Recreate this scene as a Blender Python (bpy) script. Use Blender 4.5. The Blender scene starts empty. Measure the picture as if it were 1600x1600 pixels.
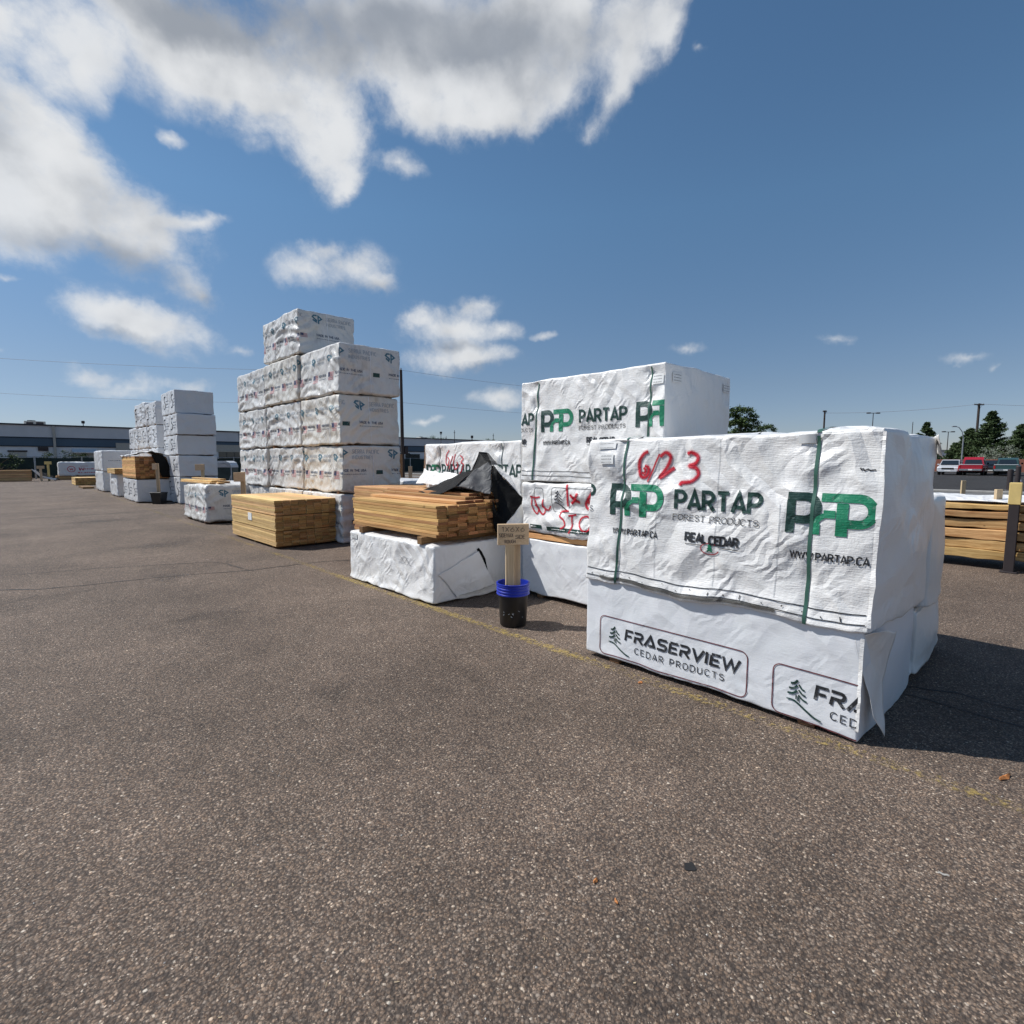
import bpy, bmesh, math, random
import numpy as np
from mathutils import Vector, Matrix, Euler
D = bpy.data
S = bpy.context.scene
C = S.collection
R = math.radians
random.seed(7)
# World axes: +Y runs along the row of packs (away from the viewer), +X runs across it (to the right/away), Z up.

# ---------------------------------------------------------------- camera, sky, sun, exposure
cam = D.cameras.new('camera'); camo = D.objects.new('camera', cam); C.objects.link(camo)
camo.location = (0, 0, 1.55)
camo.rotation_euler = (R(90 - 5.57), 0, R(-44))
cam.sensor_width = 36; cam.lens = 820 / 1600 * 36
cam.clip_start = 0.05; cam.clip_end = 3000
S.camera = camo
S.render.engine = 'CYCLES'
S.cycles.max_bounces = 5; S.cycles.diffuse_bounces = 3; S.cycles.glossy_bounces = 2; S.cycles.adaptive_threshold = .02
S.view_settings.view_transform = 'Standard'; S.view_settings.look = 'None'
S.view_settings.exposure = 0.0; S.view_settings.gamma = 1
SUN_EL, SUN_ROT = 51.0, math.atan2(-.587, .81)
sun = D.lights.new('sun', 'SUN'); suno = D.objects.new('sun', sun); C.objects.link(suno)
sun.energy = 4.8; sun.angle = R(.53); sun.color = (1, .98, .945)
sd = Vector((math.sin(SUN_ROT) * math.cos(R(SUN_EL)), math.cos(SUN_ROT) * math.cos(R(SUN_EL)), math.sin(R(SUN_EL))))
suno.rotation_euler = sd.to_track_quat('Z', 'Y').to_euler(); suno.location = (0, 0, 30)

# clouds as soft ellipses on the sky: bearing, elevation, half width, half height, tilt (degrees)
CLOUDS = [
  (1.8, 26.6, 3.1, 4.4, 22),
  (2.8, 22.1, 4.4, 3.7, 18),
  (7.0, 20.2, 5.0, 4.0, -25),
  (11.1, 18.1, 4.3, 4.0, -35),
  (1.1, 17.8, 4.6, 3.9, 16),
  (14.1, 14.7, 2.0, 1.7, -14),
  (13.8, 20.6, 2.4, 0.8, 12),
  (2.8, 30.5, 3.1, 2.1, 24),
  (6.4, 28.6, 2.1, 2.7, -29),
  (11.3, 32.3, 6.0, 4.2, -0),
  (20.6, 30.6, 7.2, 3.8, -14),
  (26.2, 28.0, 3.4, 4.0, -31),
  (27.6, 25.6, 2.1, 1.4, 7),
  (24.2, 35.6, 12.3, 4.5, 12),
  (36.9, 35.1, 10.9, 4.8, 4),
  (38.8, 31.4, 6.6, 2.4, 3),
  (45.3, 34.5, 5.9, 4.5, -1),
  (48.5, 36.8, 5.6, 3.8, -3),
  (56.7, 35.8, 3.0, 4.2, -26),
  (54.0, 32.0, 1.5, 3.3, -29),
  (51.5, 30.2, 1.0, 1.4, -20),
  (59.7, 36.6, 1.7, 2.2, -9),
  (32.9, 27.0, 2.5, 1.3, -4),
  (12.5, 26.6, 1.1, 0.6, -5),
  (23.4, 18.4, 3.5, 2.1, 7),
  (28.3, 18.7, 3.9, 2.3, -6),
  (24.7, 20.5, 1.9, 1.0, 7),
  (30.9, 17.1, 1.9, 1.0, -16),
  (6.9, 12.2, 4.1, 2.2, -6),
  (11.6, 11.2, 4.2, 2.2, -4),
  (17.7, 10.1, 1.5, 0.7, 5),
  (5.3, 7.3, 1.7, 0.8, 6),
  (8.3, 6.6, 4.5, 1.1, 5),
  (13.6, 7.1, 2.3, 0.7, 4),
  (37.6, 13.3, 5.5, 2.1, 1),
  (40.5, 15.7, 2.5, 1.3, 1),
  (38.9, 10.4, 6.5, 1.5, 1),
  (33.6, 14.4, 1.7, 1.2, 3),
  (43.7, 13.2, 1.9, 1.3, 0),
  (47.4, 12.9, 1.3, 0.6, -1),
  (42.6, 6.5, 3.5, 1.2, 0),
  (35.1, 4.6, 2.6, 0.5, 1),
  (61.9, 11.1, 2.1, 0.7, -4),
  (75.2, 10.9, 1.7, 0.5, -7),
  (83.8, 8.4, 1.6, 0.4, -7),
  (85.7, 7.5, 0.5, 0.4, -7),
  (1.0, 13.5, 0.9, 0.4, 12),
  (0.5, 8.2, 0.7, 0.3, 8),
  (63.0, 34.6, 1.1, 0.4, -11),
]
GREY = [
  (28.9, 36.7, 15.9, 3.0, 9),
  (41.4, 35.7, 10.4, 2.8, 2),
  (11.1, 15.4, 5.1, 2.0, -26),
  (3.2, 17.1, 4.6, 1.9, 2),
  (1.4, 22.4, 2.4, 2.4, 19),
  (14.8, 34.6, 7.2, 1.8, 18),
  (9.9, 9.7, 4.9, 1.0, -5),
  (28.2, 16.9, 4.7, 0.9, -3),
  (37.2, 11.6, 5.9, 0.6, 1),
  (39.2, 9.2, 6.0, 0.7, 1),
  (6.4, 10.6, 2.9, 0.6, -4),
  (15.0, 14.4, 1.5, 1.1, 8),
]

CLOUDS = [(a, b, c, d, e) for (a, b, c, d, e) in CLOUDS]
# unseen clouds added outside the view, several behind the camera for neutral fill light
CLOUDS += [(-32, 24, 10, 5, 10), (-75, 30, 9, 4, 0), (-125, 16, 10, 3, 5), (165, 18, 9, 3, 0), (-15, 48, 11, 6, 20), (22, 47, 12, 6, 0), (-60, 10, 9, 2, 0), (110, 9, 6, 1.2, 0), (-165, 30, 11, 4.5, 0), (145, 34, 12, 5, 10), (-140, 46, 10, 5, 0), (178, 13, 12, 2.5, 0), (-100, 44, 9, 5, 0)]

world = D.worlds.new('World'); S.world = world; world.use_nodes = True
nt = world.node_tree; N = nt.nodes; L = nt.links
N.clear()
def node(tree, typ, **kw):
    n = tree.nodes.new(typ)
    for k, v in kw.items():
        if k == 'ins':
            for i, val in v.items(): n.inputs[i].default_value = val
        else: setattr(n, k, v)
    return n
def mth(tree, op, a, b=None, clamp=False):
    n = tree.nodes.new('ShaderNodeMath'); n.operation = op; n.use_clamp = clamp
    for i, v in enumerate((a, b)):
        if v is None: continue
        if isinstance(v, (int, float)): n.inputs[i].default_value = v
        else: tree.links.new(v, n.inputs[i])
    return n.outputs[0]
tc = node(nt, 'ShaderNodeTexCoord')
direction = tc.outputs['Generated']
sky = node(nt, 'ShaderNodeTexSky', sky_type='NISHITA', sun_disc=False)
sky.sun_elevation = R(SUN_EL); sky.sun_rotation = SUN_ROT
sky.altitude = 1600; sky.air_density = 1.0; sky.dust_density = 0.8; sky.ozone_density = 2.5
L.new(direction, sky.inputs[0])
# warp the direction a little so that the cloud outlines are irregular
wn = node(nt, 'ShaderNodeTexNoise', ins={'Scale': 7.0, 'Detail': 5.0, 'Roughness': .6})
L.new(direction, wn.inputs['Vector'])
ws = node(nt, 'ShaderNodeVectorMath', operation='SUBTRACT'); ws.inputs[1].default_value = (.5, .5, .5)
L.new(wn.outputs['Color'], ws.inputs[0])
wm = node(nt, 'ShaderNodeVectorMath', operation='SCALE'); wm.inputs['Scale'].default_value = .085
L.new(ws.outputs[0], wm.inputs[0])
wa = node(nt, 'ShaderNodeVectorMath', operation='ADD'); L.new(direction, wa.inputs[0]); L.new(wm.outputs[0], wa.inputs[1])
warped = wa.outputs[0]
def ellipse_sum(lst, src):
    acc = None
    for (az, el, a, b, tilt) in lst:
        az, el, t = R(az), R(el), R(tilt)
        c = Vector((math.sin(az) * math.cos(el), math.cos(az) * math.cos(el), math.sin(el)))
        r = Vector((math.cos(az), -math.sin(az), 0)); u = r.cross(c)
        e1 = r * math.cos(t) + u * math.sin(t); e2 = e1.cross(c)
        m = Matrix((e1, e2, c)).transposed()
        if m.determinant() < 0: m = Matrix((e1, -e2, c)).transposed()
        mp = node(nt, 'ShaderNodeMapping', vector_type='TEXTURE')
        mp.inputs['Location'].default_value = c; mp.inputs['Rotation'].default_value = m.to_euler()
        mp.inputs['Scale'].default_value = (R(a) * 1.22, R(b) * 1.22, .7)
        L.new(src, mp.inputs[0])
        ln = node(nt, 'ShaderNodeVectorMath', operation='LENGTH'); L.new(mp.outputs[0], ln.inputs[0])
        v = mth(nt, 'SUBTRACT', 1.0, ln.outputs['Value'], True)
        if a * b < 9: v = mth(nt, 'MULTIPLY', v, .62 if a * b < 3 else .8)
        acc = v if acc is None else mth(nt, 'ADD', acc, v)
    return acc
dens = mth(nt, 'MINIMUM', ellipse_sum(CLOUDS, warped), 1.0)
grey = mth(nt, 'MINIMUM', ellipse_sum(GREY, warped), 1.0)
n1 = node(nt, 'ShaderNodeTexNoise', ins={'Scale': 6.0, 'Detail': 10.0, 'Roughness': .66, 'Distortion': .15})
mp0 = node(nt, 'ShaderNodeMapping'); mp0.inputs['Scale'].default_value = (1, 1, 1.15)
L.new(direction, mp0.inputs[0]); L.new(mp0.outputs[0], n1.inputs['Vector'])
ns = mth(nt, 'MULTIPLY', mth(nt, 'SUBTRACT', n1.outputs['Fac'], .5), 2.0)
edge = mth(nt, 'MULTIPLY', ns, mth(nt, 'MINIMUM', mth(nt, 'MULTIPLY', dens, 4.0), 1.0))
fn = node(nt, 'ShaderNodeTexNoise', ins={'Scale': 34.0, 'Detail': 6.0, 'Roughness': .6}); L.new(warped, fn.inputs['Vector'])
edge = mth(nt, 'ADD', edge, mth(nt, 'MULTIPLY', mth(nt, 'SUBTRACT', fn.outputs['Fac'], .5), mth(nt, 'MINIMUM', mth(nt, 'MULTIPLY', dens, 2.5), .55)))
dn = mth(nt, 'ADD', dens, edge)
alpha = node(nt, 'ShaderNodeMapRange', interpolation_type='SMOOTHSTEP', ins={1: .03, 2: .98, 3: 0.0, 4: 1.0}); L.new(dn, alpha.inputs[0])
# thin high veil towards the horizon
n2 = node(nt, 'ShaderNodeTexNoise', ins={'Scale': 3.5, 'Detail': 8.0, 'Roughness': .55, 'Distortion': .4})
mp1 = node(nt, 'ShaderNodeMapping'); mp1.inputs['Scale'].default_value = (1, 1, .8); mp1.inputs['Location'].default_value = (3, 1, 2)
L.new(direction, mp1.inputs[0]); L.new(mp1.outputs[0], n2.inputs['Vector'])
# cloud brightness: white, sun-lit rims and tops; greyer where thick
thick = node(nt, 'ShaderNodeMapRange', ins={1: .5, 2: 1.5, 3: 0.0, 4: .35}); L.new(dn, thick.inputs[0])
n3 = node(nt, 'ShaderNodeTexNoise', ins={'Scale': 16.0, 'Detail': 7.0, 'Roughness': .55}); L.new(mp0.outputs[0], n3.inputs['Vector'])
# relief: the side of a billow that faces the sun is brighter
so = node(nt, 'ShaderNodeVectorMath', operation='ADD'); so.inputs[1].default_value = tuple(sd * .035); L.new(mp0.outputs[0], so.inputs[0])
n1b = node(nt, 'ShaderNodeTexNoise', ins={'Scale': 6.0, 'Detail': 3.0, 'Roughness': .5, 'Distortion': .1}); L.new(so.outputs[0], n1b.inputs['Vector'])
n1c = node(nt, 'ShaderNodeTexNoise', ins={'Scale': 6.0, 'Detail': 3.0, 'Roughness': .5, 'Distortion': .1}); L.new(mp0.outputs[0], n1c.inputs['Vector'])
relief = mth(nt, 'MULTIPLY', mth(nt, 'SUBTRACT', n1b.outputs['Fac'], n1c.outputs['Fac']), 2.8)
g = mth(nt, 'ADD', mth(nt, 'ADD', mth(nt, 'MULTIPLY', grey, 1.1), thick.outputs[0]), relief)
g = mth(nt, 'ADD', g, mth(nt, 'MULTIPLY', mth(nt, 'SUBTRACT', n3.outputs['Fac'], .5), .8))
g = mth(nt, 'ADD', g, mth(nt, 'MULTIPLY', mth(nt, 'SUBTRACT', n2.outputs['Fac'], .5), 1.7), False)
gm = node(nt, 'ShaderNodeMapRange', interpolation_type='SMOOTHSTEP', ins={1: -.15, 2: 1.45, 3: 0.0, 4: 1.0}); L.new(g, gm.inputs[0]); g = gm.outputs[0]
ccol = node(nt, 'ShaderNodeValToRGB'); cr = ccol.color_ramp
cr.elements[0].position = 0; cr.elements[0].color = tuple(x * 1 for x in (.97,.985,1.0)) + (1,)
cr.elements[1].position = 1; cr.elements[1].color = (.40,.435,.49) + (1,)
L.new(g, ccol.inputs[0])
csc = node(nt, 'ShaderNodeVectorMath', operation='SCALE'); csc.inputs['Scale'].default_value = 7.6
L.new(ccol.outputs[0], csc.inputs[0])
tint = node(nt, 'ShaderNodeMix', data_type='RGBA', blend_type='MULTIPLY'); tint.inputs[0].default_value = 1
# hazy, slightly dimmer air low over the horizon
dz = nt.nodes.new('ShaderNodeSeparateXYZ'); L.new(direction, dz.inputs[0])
hz = node(nt, 'ShaderNodeValToRGB'); he = hz.color_ramp.elements
he[0].position = 0; he[0].color = (.60, .59, .70, 1); he[1].position = .62; he[1].color = (.80, 1.03, 1.06, 1)
e_ = he.new(.13); e_.color = (.72, .71, .72, 1); e_ = he.new(.40); e_.color = (.84, 1.03, 1.02, 1)
L.new(dz.outputs[2], hz.inputs[0]); L.new(hz.outputs[0], tint.inputs[7])
L.new(sky.outputs[0], tint.inputs[6])
mx = node(nt, 'ShaderNodeMix', data_type='RGBA')
thin = node(nt, 'ShaderNodeMapRange', ins={1: .30, 2: .62, 3: .70, 4: .97}); L.new(mth(nt, 'ADD', mth(nt, 'MULTIPLY', n2.outputs['Fac'], .6), mth(nt, 'MULTIPLY', dens, .3)), thin.inputs[0])
L.new(mth(nt, 'MULTIPLY', alpha.outputs[0], thin.outputs[0]), mx.inputs[0]); L.new(tint.outputs[2], mx.inputs[6]); L.new(csc.outputs[0], mx.inputs[7])
bg = node(nt, 'ShaderNodeBackground', ins={1: .108}); L.new(mx.outputs[2], bg.inputs[0])
wo = node(nt, 'ShaderNodeOutputWorld'); L.new(bg.outputs[0], wo.inputs[0])

# ---------------------------------------------------------------- helpers
def ground(right, ahead):
    """a point given in metres to the right of and ahead of the viewer -> world X, Y"""
    return (right * .7193 + ahead * .6947, -right * .6947 + ahead * .7193)

def new_mat(name):
    m = D.materials.new(name); m.use_nodes = True
    t = m.node_tree; t.nodes.clear()
    o = t.nodes.new('ShaderNodeOutputMaterial'); b = t.nodes.new('ShaderNodeBsdfPrincipled')
    t.links.new(b.outputs[0], o.inputs[0])
    return m, t, b, o
def pos(t, scale=(1, 1, 1), obj=False, rot=(0, 0, 0)):
    if obj:
        g = node(t, 'ShaderNodeTexCoord').outputs['Object']
    else:
        g = node(t, 'ShaderNodeNewGeometry').outputs['Position']
    mp = node(t, 'ShaderNodeMapping'); mp.inputs['Scale'].default_value = scale; mp.inputs['Rotation'].default_value = rot
    t.links.new(g, mp.inputs[0]); return mp.outputs[0]
def noise(t, vec, scale, detail=4, rough=.5, dist=0):
    n = node(t, 'ShaderNodeTexNoise', ins={'Scale': scale, 'Detail': detail, 'Roughness': rough, 'Distortion': dist})
    t.links.new(vec, n.inputs['Vector']); return n
def ramp(t, fac, stops):
    r = node(t, 'ShaderNodeValToRGB'); e = r.color_ramp.elements
    while len(e) < len(stops): e.new(.5)
    for i, (p, c) in enumerate(stops):
        e[i].position = p; e[i].color = (c if isinstance(c, tuple) else (c, c, c)) + (1,)
    t.links.new(fac, r.inputs[0]); return r.outputs[0]
def mixc(t, fac, a, b, mode='MIX'):
    m = node(t, 'ShaderNodeMix', data_type='RGBA', blend_type=mode)
    for i, v in ((0, fac), (6, a), (7, b)):
        if isinstance(v, (int, float)): m.inputs[i].default_value = v
        elif isinstance(v, tuple): m.inputs[i].default_value = v + (1,)
        else: t.links.new(v, m.inputs[i])
    return m.outputs[2]
def maprange(t, v, a, b, c, d, smooth=True):
    m = node(t, 'ShaderNodeMapRange', ins={1: a, 2: b, 3: c, 4: d})
    if smooth: m.interpolation_type = 'SMOOTHSTEP'
    t.links.new(v, m.inputs[0]); return m.outputs[0]
def bump(t, h, strength, dist, normal=None):
    b = node(t, 'ShaderNodeBump', ins={'Strength': strength, 'Distance': dist}); t.links.new(h, b.inputs['Height'])
    if normal is not None: t.links.new(normal, b.inputs['Normal'])
    return b.outputs[0]
def sep(t, v):
    s = node(t, 'ShaderNodeSeparateXYZ'); t.links.new(v, s.inputs[0]); return s.outputs

def simple(name, col, rough=.6, metal=0, var=.12, scale=6, bmp=0, spec=.4):
    m, t, b, o = new_mat(name)
    n = noise(t, pos(t), scale, 6, .6)
    c = ramp(t, n.outputs[0], [(.3, tuple(x * (1 - var) for x in col)), (.7, tuple(min(1, x * (1 + var)) for x in col))])
    t.links.new(c, b.inputs['Base Color'])
    b.inputs['Roughness'].default_value = rough; b.inputs['Metallic'].default_value = metal
    b.inputs['Specular IOR Level'].default_value = spec
    if bmp: t.links.new(bump(t, n.outputs[0], bmp, .02), b.inputs['Normal'])
    return m

def cloth_bump(t, strength=1.0, big=True):
    """creases, crinkles and weave of a polythene wrap; shared by the wrap and by what is printed on it"""
    p = pos(t)
    def creases(scale, rot, dist, msc, lo_, hi_, seed):
        mp = node(t, 'ShaderNodeMapping'); mp.inputs['Rotation'].default_value = rot; mp.inputs['Location'].default_value = (seed, seed * 1.7, seed * .6)
        t.links.new(p, mp.inputs[0])
        wv = node(t, 'ShaderNodeTexWave', wave_type='BANDS', bands_direction='DIAGONAL', wave_profile='TRI', ins={'Scale': scale, 'Distortion': dist, 'Detail': 2.0, 'Detail Scale': 1.3, 'Detail Roughness': .45})
        t.links.new(mp.outputs[0], wv.inputs['Vector'])
        mk = maprange(t, noise(t, mp.outputs[0], msc, 1, .5).outputs[0], lo_, hi_, 0, 1)
        return mth(t, 'MULTIPLY', wv.outputs['Fac'], mk)
    r1 = mth(t, 'ADD', creases(1.5, (.5, .2, .3), 5.0, 2.2, .42, .60, 1.3), creases(2.4, (-.7, .6, 1.1), 6.0, 3.0, .45, .62, 5.1))
    r2 = mth(t, 'ADD', creases(5.5, (1.1, -.3, .7), 5.0, 4.0, .48, .62, 9.7), creases(7.0, (-.3, 1.2, -.5), 7.0, 4.5, .50, .64, 3.3))
    fine = noise(t, p, 55.0, 3, .6)
    # rumpled in some places, taut in others; the end faces are nearly smooth
    patch = .9
    nx = sep(t, node(t, 'ShaderNodeNewGeometry').outputs['True Normal'])[1]
    calm = maprange(t, mth(t, 'ABSOLUTE', nx), .5, .9, 1.0, .50)
    h = mth(t, 'MULTIPLY', mth(t, 'ADD', mth(t, 'MULTIPLY', r1, 1.3), mth(t, 'MULTIPLY', r2, .42)), mth(t, 'MULTIPLY', calm, .9))
    # woven tape: tiny horizontal crinkles
    ph = pos(t, (16, 16, 150)); hf = noise(t, ph, 1.0, 2, .6)
    f = mth(t, 'MULTIPLY', mth(t, 'ADD', mth(t, 'MULTIPLY', hf.outputs[0], .9), fine.outputs[0]), mth(t, 'MULTIPLY', calm, .21))
    return bump(t, mth(t, 'ADD', h, f), .62 * strength, .02)

def bag_mat(name, col=(.80, .81, .83), dirt=0.0, dirtcol=(.40, .34, .26), rough=.33, strength=1.0, spec=.5):
    m, t, b, o = new_mat(name)
    n = noise(t, pos(t), 1.7, 7, .65, .3)
    n2 = noise(t, pos(t, (1, 1, .5)), 9.0, 6, .7)
    f = mth(t, 'MULTIPLY', maprange(t, n.outputs[0], .42, .72, 0, 1), maprange(t, n2.outputs[0], .38, .7, .25, 1))
    c = mixc(t, mth(t, 'MULTIPLY', f, dirt), col, dirtcol)
    c = mixc(t, .06, c, n2.outputs['Color'], 'OVERLAY')
    t.links.new(c, b.inputs['Base Color'])
    b.inputs['Roughness'].default_value = rough; b.inputs['Specular IOR Level'].default_value = spec
    t.links.new(cloth_bump(t, strength), b.inputs['Normal'])
    return m

def print_mat(name, col, rough=.5, wear=.10, under=(.75, .76, .77)):
    m, t, b, o = new_mat(name)
    n = noise(t, pos(t), 35.0, 5, .7)
    c = mixc(t, mth(t, 'MULTIPLY', maprange(t, n.outputs[0], .56, .68, 0, 1), wear), col, under)
    t.links.new(c, b.inputs['Base Color']); b.inputs['Roughness'].default_value = rough
    t.links.new(cloth_bump(t), b.inputs['Normal'])
    return m

def spray_mat(name, col, lo, hi):
    """spray paint: solid heart, speckled edge"""
    m, t, b, o = new_mat(name)
    b.inputs['Base Color'].default_value = col + (1,); b.inputs['Roughness'].default_value = .5
    t.links.new(cloth_bump(t), b.inputs['Normal'])
    a = node(t, 'ShaderNodeAttribute', attribute_name='edge')
    n = noise(t, pos(t), 220.0, 3, .8)
    v = mth(t, 'ADD', a.outputs['Fac'], mth(t, 'MULTIPLY', mth(t, 'SUBTRACT', n.outputs[0], .5), .9))
    al = maprange(t, v, lo, hi, 1, 0)
    tr = node(t, 'ShaderNodeBsdfTransparent'); ms = node(t, 'ShaderNodeMixShader')
    t.links.new(al, ms.inputs[0]); t.links.new(tr.outputs[0], ms.inputs[1]); t.links.new(b.outputs[0], ms.inputs[2])
    t.links.new(ms.outputs[0], o.inputs[0])
    return m

def wood_mat(name, light, dark, endl, endd, var=.3, axis=1):
    """sawn wood: grain along the board, random tint per board, end grain on the cut ends"""
    m, t, b, o = new_mat(name)
    info = node(t, 'ShaderNodeObjectInfo')
    sc = [38, 38, 38]; sc[axis] = 1.6
    p = pos(t, tuple(sc))
    ad = node(t, 'ShaderNodeVectorMath', operation='ADD'); t.links.new(p, ad.inputs[0])
    cb = node(t, 'ShaderNodeCombineXYZ')
    r = mth(t, 'MULTIPLY', info.outputs['Random'], 400.0)
    for i in range(3): t.links.new(r, cb.inputs[i])
    t.links.new(cb.outputs[0], ad.inputs[1])
    g = noise(t, ad.outputs[0], 1.0, 5, .6, .6)
    side = ramp(t, g.outputs[0], [(.33, dark), (.5, tuple((x + y) / 2 for x, y in zip(light, dark))), (.68, light)])
    e = noise(t, pos(t), 60.0, 4, .6, 2.0)
    end = ramp(t, e.outputs[0], [(.3, endd), (.7, endl)])
    gn = sep(t, node(t, 'ShaderNodeNewGeometry').outputs['True Normal'])[axis]
    isend = mth(t, 'GREATER_THAN', mth(t, 'ABSOLUTE', gn), .8)
    c = mixc(t, isend, side, end)
    hs = node(t, 'ShaderNodeHueSaturation')
    t.links.new(maprange(t, info.outputs['Random'], 0, 1, 1 - var, 1 + var * .8, False), hs.inputs['Value'])
    t.links.new(maprange(t, mth(t, 'FRACT', mth(t, 'MULTIPLY', info.outputs['Random'], 37.0)), 0, 1, .487, .508, False), hs.inputs['Hue'])
    t.links.new(c, hs.inputs['Color'])
    kn = noise(t, pos(t, (7, 7, 9)), 1.0, 2, .5)
    c2 = mixc(t, maprange(t, kn.outputs[0], .70, .76, 0, .6), hs.outputs[0], tuple(x * .35 for x in dark))
    t.links.new(c2, b.inputs['Base Color']); b.inputs['Roughness'].default_value = .75
    b.inputs['Specular IOR Level'].default_value = .25
    t.links.new(bump(t, g.outputs[0], .35, .004), b.inputs['Normal'])
    return m

M = {}
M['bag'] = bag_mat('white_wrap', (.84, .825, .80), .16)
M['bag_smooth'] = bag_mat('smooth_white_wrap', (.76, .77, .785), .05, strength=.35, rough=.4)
M['bag_plain'] = bag_mat('plain_white_wrap', (.80, .775, .735), .35, strength=.6)
M['bag_old'] = bag_mat('weathered_white_wrap', (.70, .68, .645), .75, (.34, .31, .27), strength=1.3)
M['bag_stained'] = bag_mat('stained_white_wrap', (.70, .665, .60), .9, strength=1.1)
M['bag_far'] = bag_mat('far_white_wrap', (.66, .66, .665), .15, strength=1.0)
M['bag_grey'] = bag_mat('grey_cloth', (.10, .10, .102), .2, (.2, .19, .18), .6, 1.2, .3)
M['bag_black'] = bag_mat('black_cloth', (.008, .008, .008), .1, (.010, .010, .010), .6, .8, .12)
M['dkgreen'] = print_mat('dark_green_print', (.012, .05, .04))
M['green'] = print_mat('green_print', (.012, .22, .11), wear=.2)
M['black'] = print_mat('black_print', (.02, .022, .026), wear=.2)
M['grey'] = print_mat('grey_print', (.15, .17, .21), wear=.35)
M['palegrey'] = print_mat('pale_grey_print', (.38, .41, .44), wear=.3)
M['redline'] = print_mat('dark_red_print', (.16, .045, .05))
M['redprint'] = print_mat('red_print', (.48, .03, .05), wear=.3)
M['teal'] = print_mat('teal_print', (.06, .17, .23), wear=.35)
M['navy'] = print_mat('navy_print', (.05, .06, .13), wear=.3)
M['flagred'] = print_mat('flag_red_print', (.55, .25, .25), wear=.3)
M['spray'] = spray_mat('red_spray_paint', (.58, .012, .03), .35, .75)
M['spray_thin'] = spray_mat('thin_red_spray_paint', (.65, .02, .06), .0, .9)
M['strap'] = simple('green_strap', (.045, .12, .09), .45, var=.1)
M['strap_white'] = simple('white_strap', (.75, .76, .78), .5)
M['strap_dark'] = simple('dark_strap', (.08, .11, .11), .5)
M['label'] = simple('paper_label', (.82, .82, .80), .6, var=.05)
M['pine'] = wood_mat('yellow_sawn_pine', (.78, .55, .26), (.56, .35, .14), (.58, .34, .13), (.30, .16, .05), .28)
M['cedar'] = wood_mat('cedar_boards', (.73, .46, .19), (.46, .24, .085), (.46, .24, .09), (.22, .09, .035), .55)
M['redcedar'] = wood_mat('reddish_cedar_boards', (.68, .40, .19), (.46, .23, .10), (.25, .11, .05), (.13, .05, .02), .3)
M['beam'] = wood_mat('rough_beams', (.70, .46, .20), (.38, .20, .07), (.5, .33, .16), (.3, .17, .08), .3)
M['block'] = wood_mat('dunnage_wood', (.30, .17, .08), (.17, .09, .04), (.3, .17, .08), (.15, .08, .04), .25, 0)
M['stake'] = wood_mat('stake_wood', (.62, .47, .30), (.46, .33, .20), (.55, .42, .27), (.4, .3, .2), .15, 2)
M['signwood'] = wood_mat('sign_wood', (.68, .50, .31), (.58, .41, .24), (.6, .45, .3), (.45, .33, .2), .08, 0)
M['ink'] = simple('marker_ink', (.13, .09, .07), .6)
M['bucket_black'] = simple('black_plastic', (.012, .012, .013), .35, var=.3, spec=.5)
M['bucket_blue'] = simple('blue_plastic', (.015, .035, .38), .35, var=.1, spec=.5)
M['soil'] = simple('grey_concrete_fill', (.25, .23, .2), .9)
M['steel'] = simple('galvanised_steel', (.35, .36, .37), .45, .6)
M['darksteel'] = simple('dark_steel', (.045, .035, .035), .6, .2)
M['polewood'] = simple('creosoted_pole', (.06, .045, .038), .85, bmp=.4)
M['glass'] = simple('car_glass', (.015, .02, .025), .08, 0, .05, spec=.8)
M['tyre'] = simple('tyre_rubber', (.015, .015, .015), .8)
M['rim'] = simple('wheel_rim', (.35, .36, .38), .3, .7)
M['red_paint'] = simple('red_car_paint', (.33, .012, .025), .25, 0, .05, spec=.7)
M['silver_paint'] = simple('silver_car_paint', (.60, .61, .63), .3, .3, .04)
M['green_paint'] = simple('dark_green_car_paint', (.03, .07, .07), .25, 0, .05, spec=.7)
M['black_paint'] = simple('black_car_paint', (.012, .016, .022), .2, 0, .05, spec=.7)
M['chrome'] = simple('chrome', (.6, .6, .6), .2, .9, .03)
M['lamp_glass'] = simple('headlamp_glass', (.7, .72, .75), .15)
M['tail_red'] = simple('tail_lamp_red', (.4, .01, .01), .25)
M['plate'] = simple('number_plate', (.7, .7, .68), .5)
M['roadred'] = simple('red_brown_fence_paint', (.22, .085, .055), .8)
M['wall_grey'] = simple('pale_grey_wall', (.56, .57, .58), .85, var=.05, scale=.8)
M['wall_white'] = simple('white_wall', (.66, .67, .68), .85, var=.06, scale=.8)
M['wall_blue'] = simple('slate_blue_wall', (.075, .115, .155), .75, var=.06, scale=.6)
M['trim_dark'] = simple('dark_trim', (.02, .025, .035), .6)
M['wall_beige'] = simple('beige_wall', (.42, .40, .35), .85)
M['window'] = simple('dark_window_glass', (.02, .025, .03), .1, spec=.8)
M['hvac'] = simple('rooftop_unit_metal', (.40, .39, .36), .6, .1, .2, 3)
M['screen'] = simple('dark_green_windscreen_mesh', (.018, .032, .030), .9, var=.25, scale=2)
M['orange'] = simple('orange_plastic', (.75, .13, .03), .5)
M['yellow'] = simple('yellow_wood', (.70, .52, .20), .6)
M['bark'] = simple('bark', (.09, .065, .045), .9, bmp=.5, scale=20)
M['wire'] = simple('cable', (.30, .32, .36), .7)
M['concrete'] = simple('concrete', (.30, .29, .27), .9, var=.15, scale=3)
M['fill_green'] = simple('dark_wrapped_goods', (.03, .05, .048), .4, var=.4, scale=3)

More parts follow.
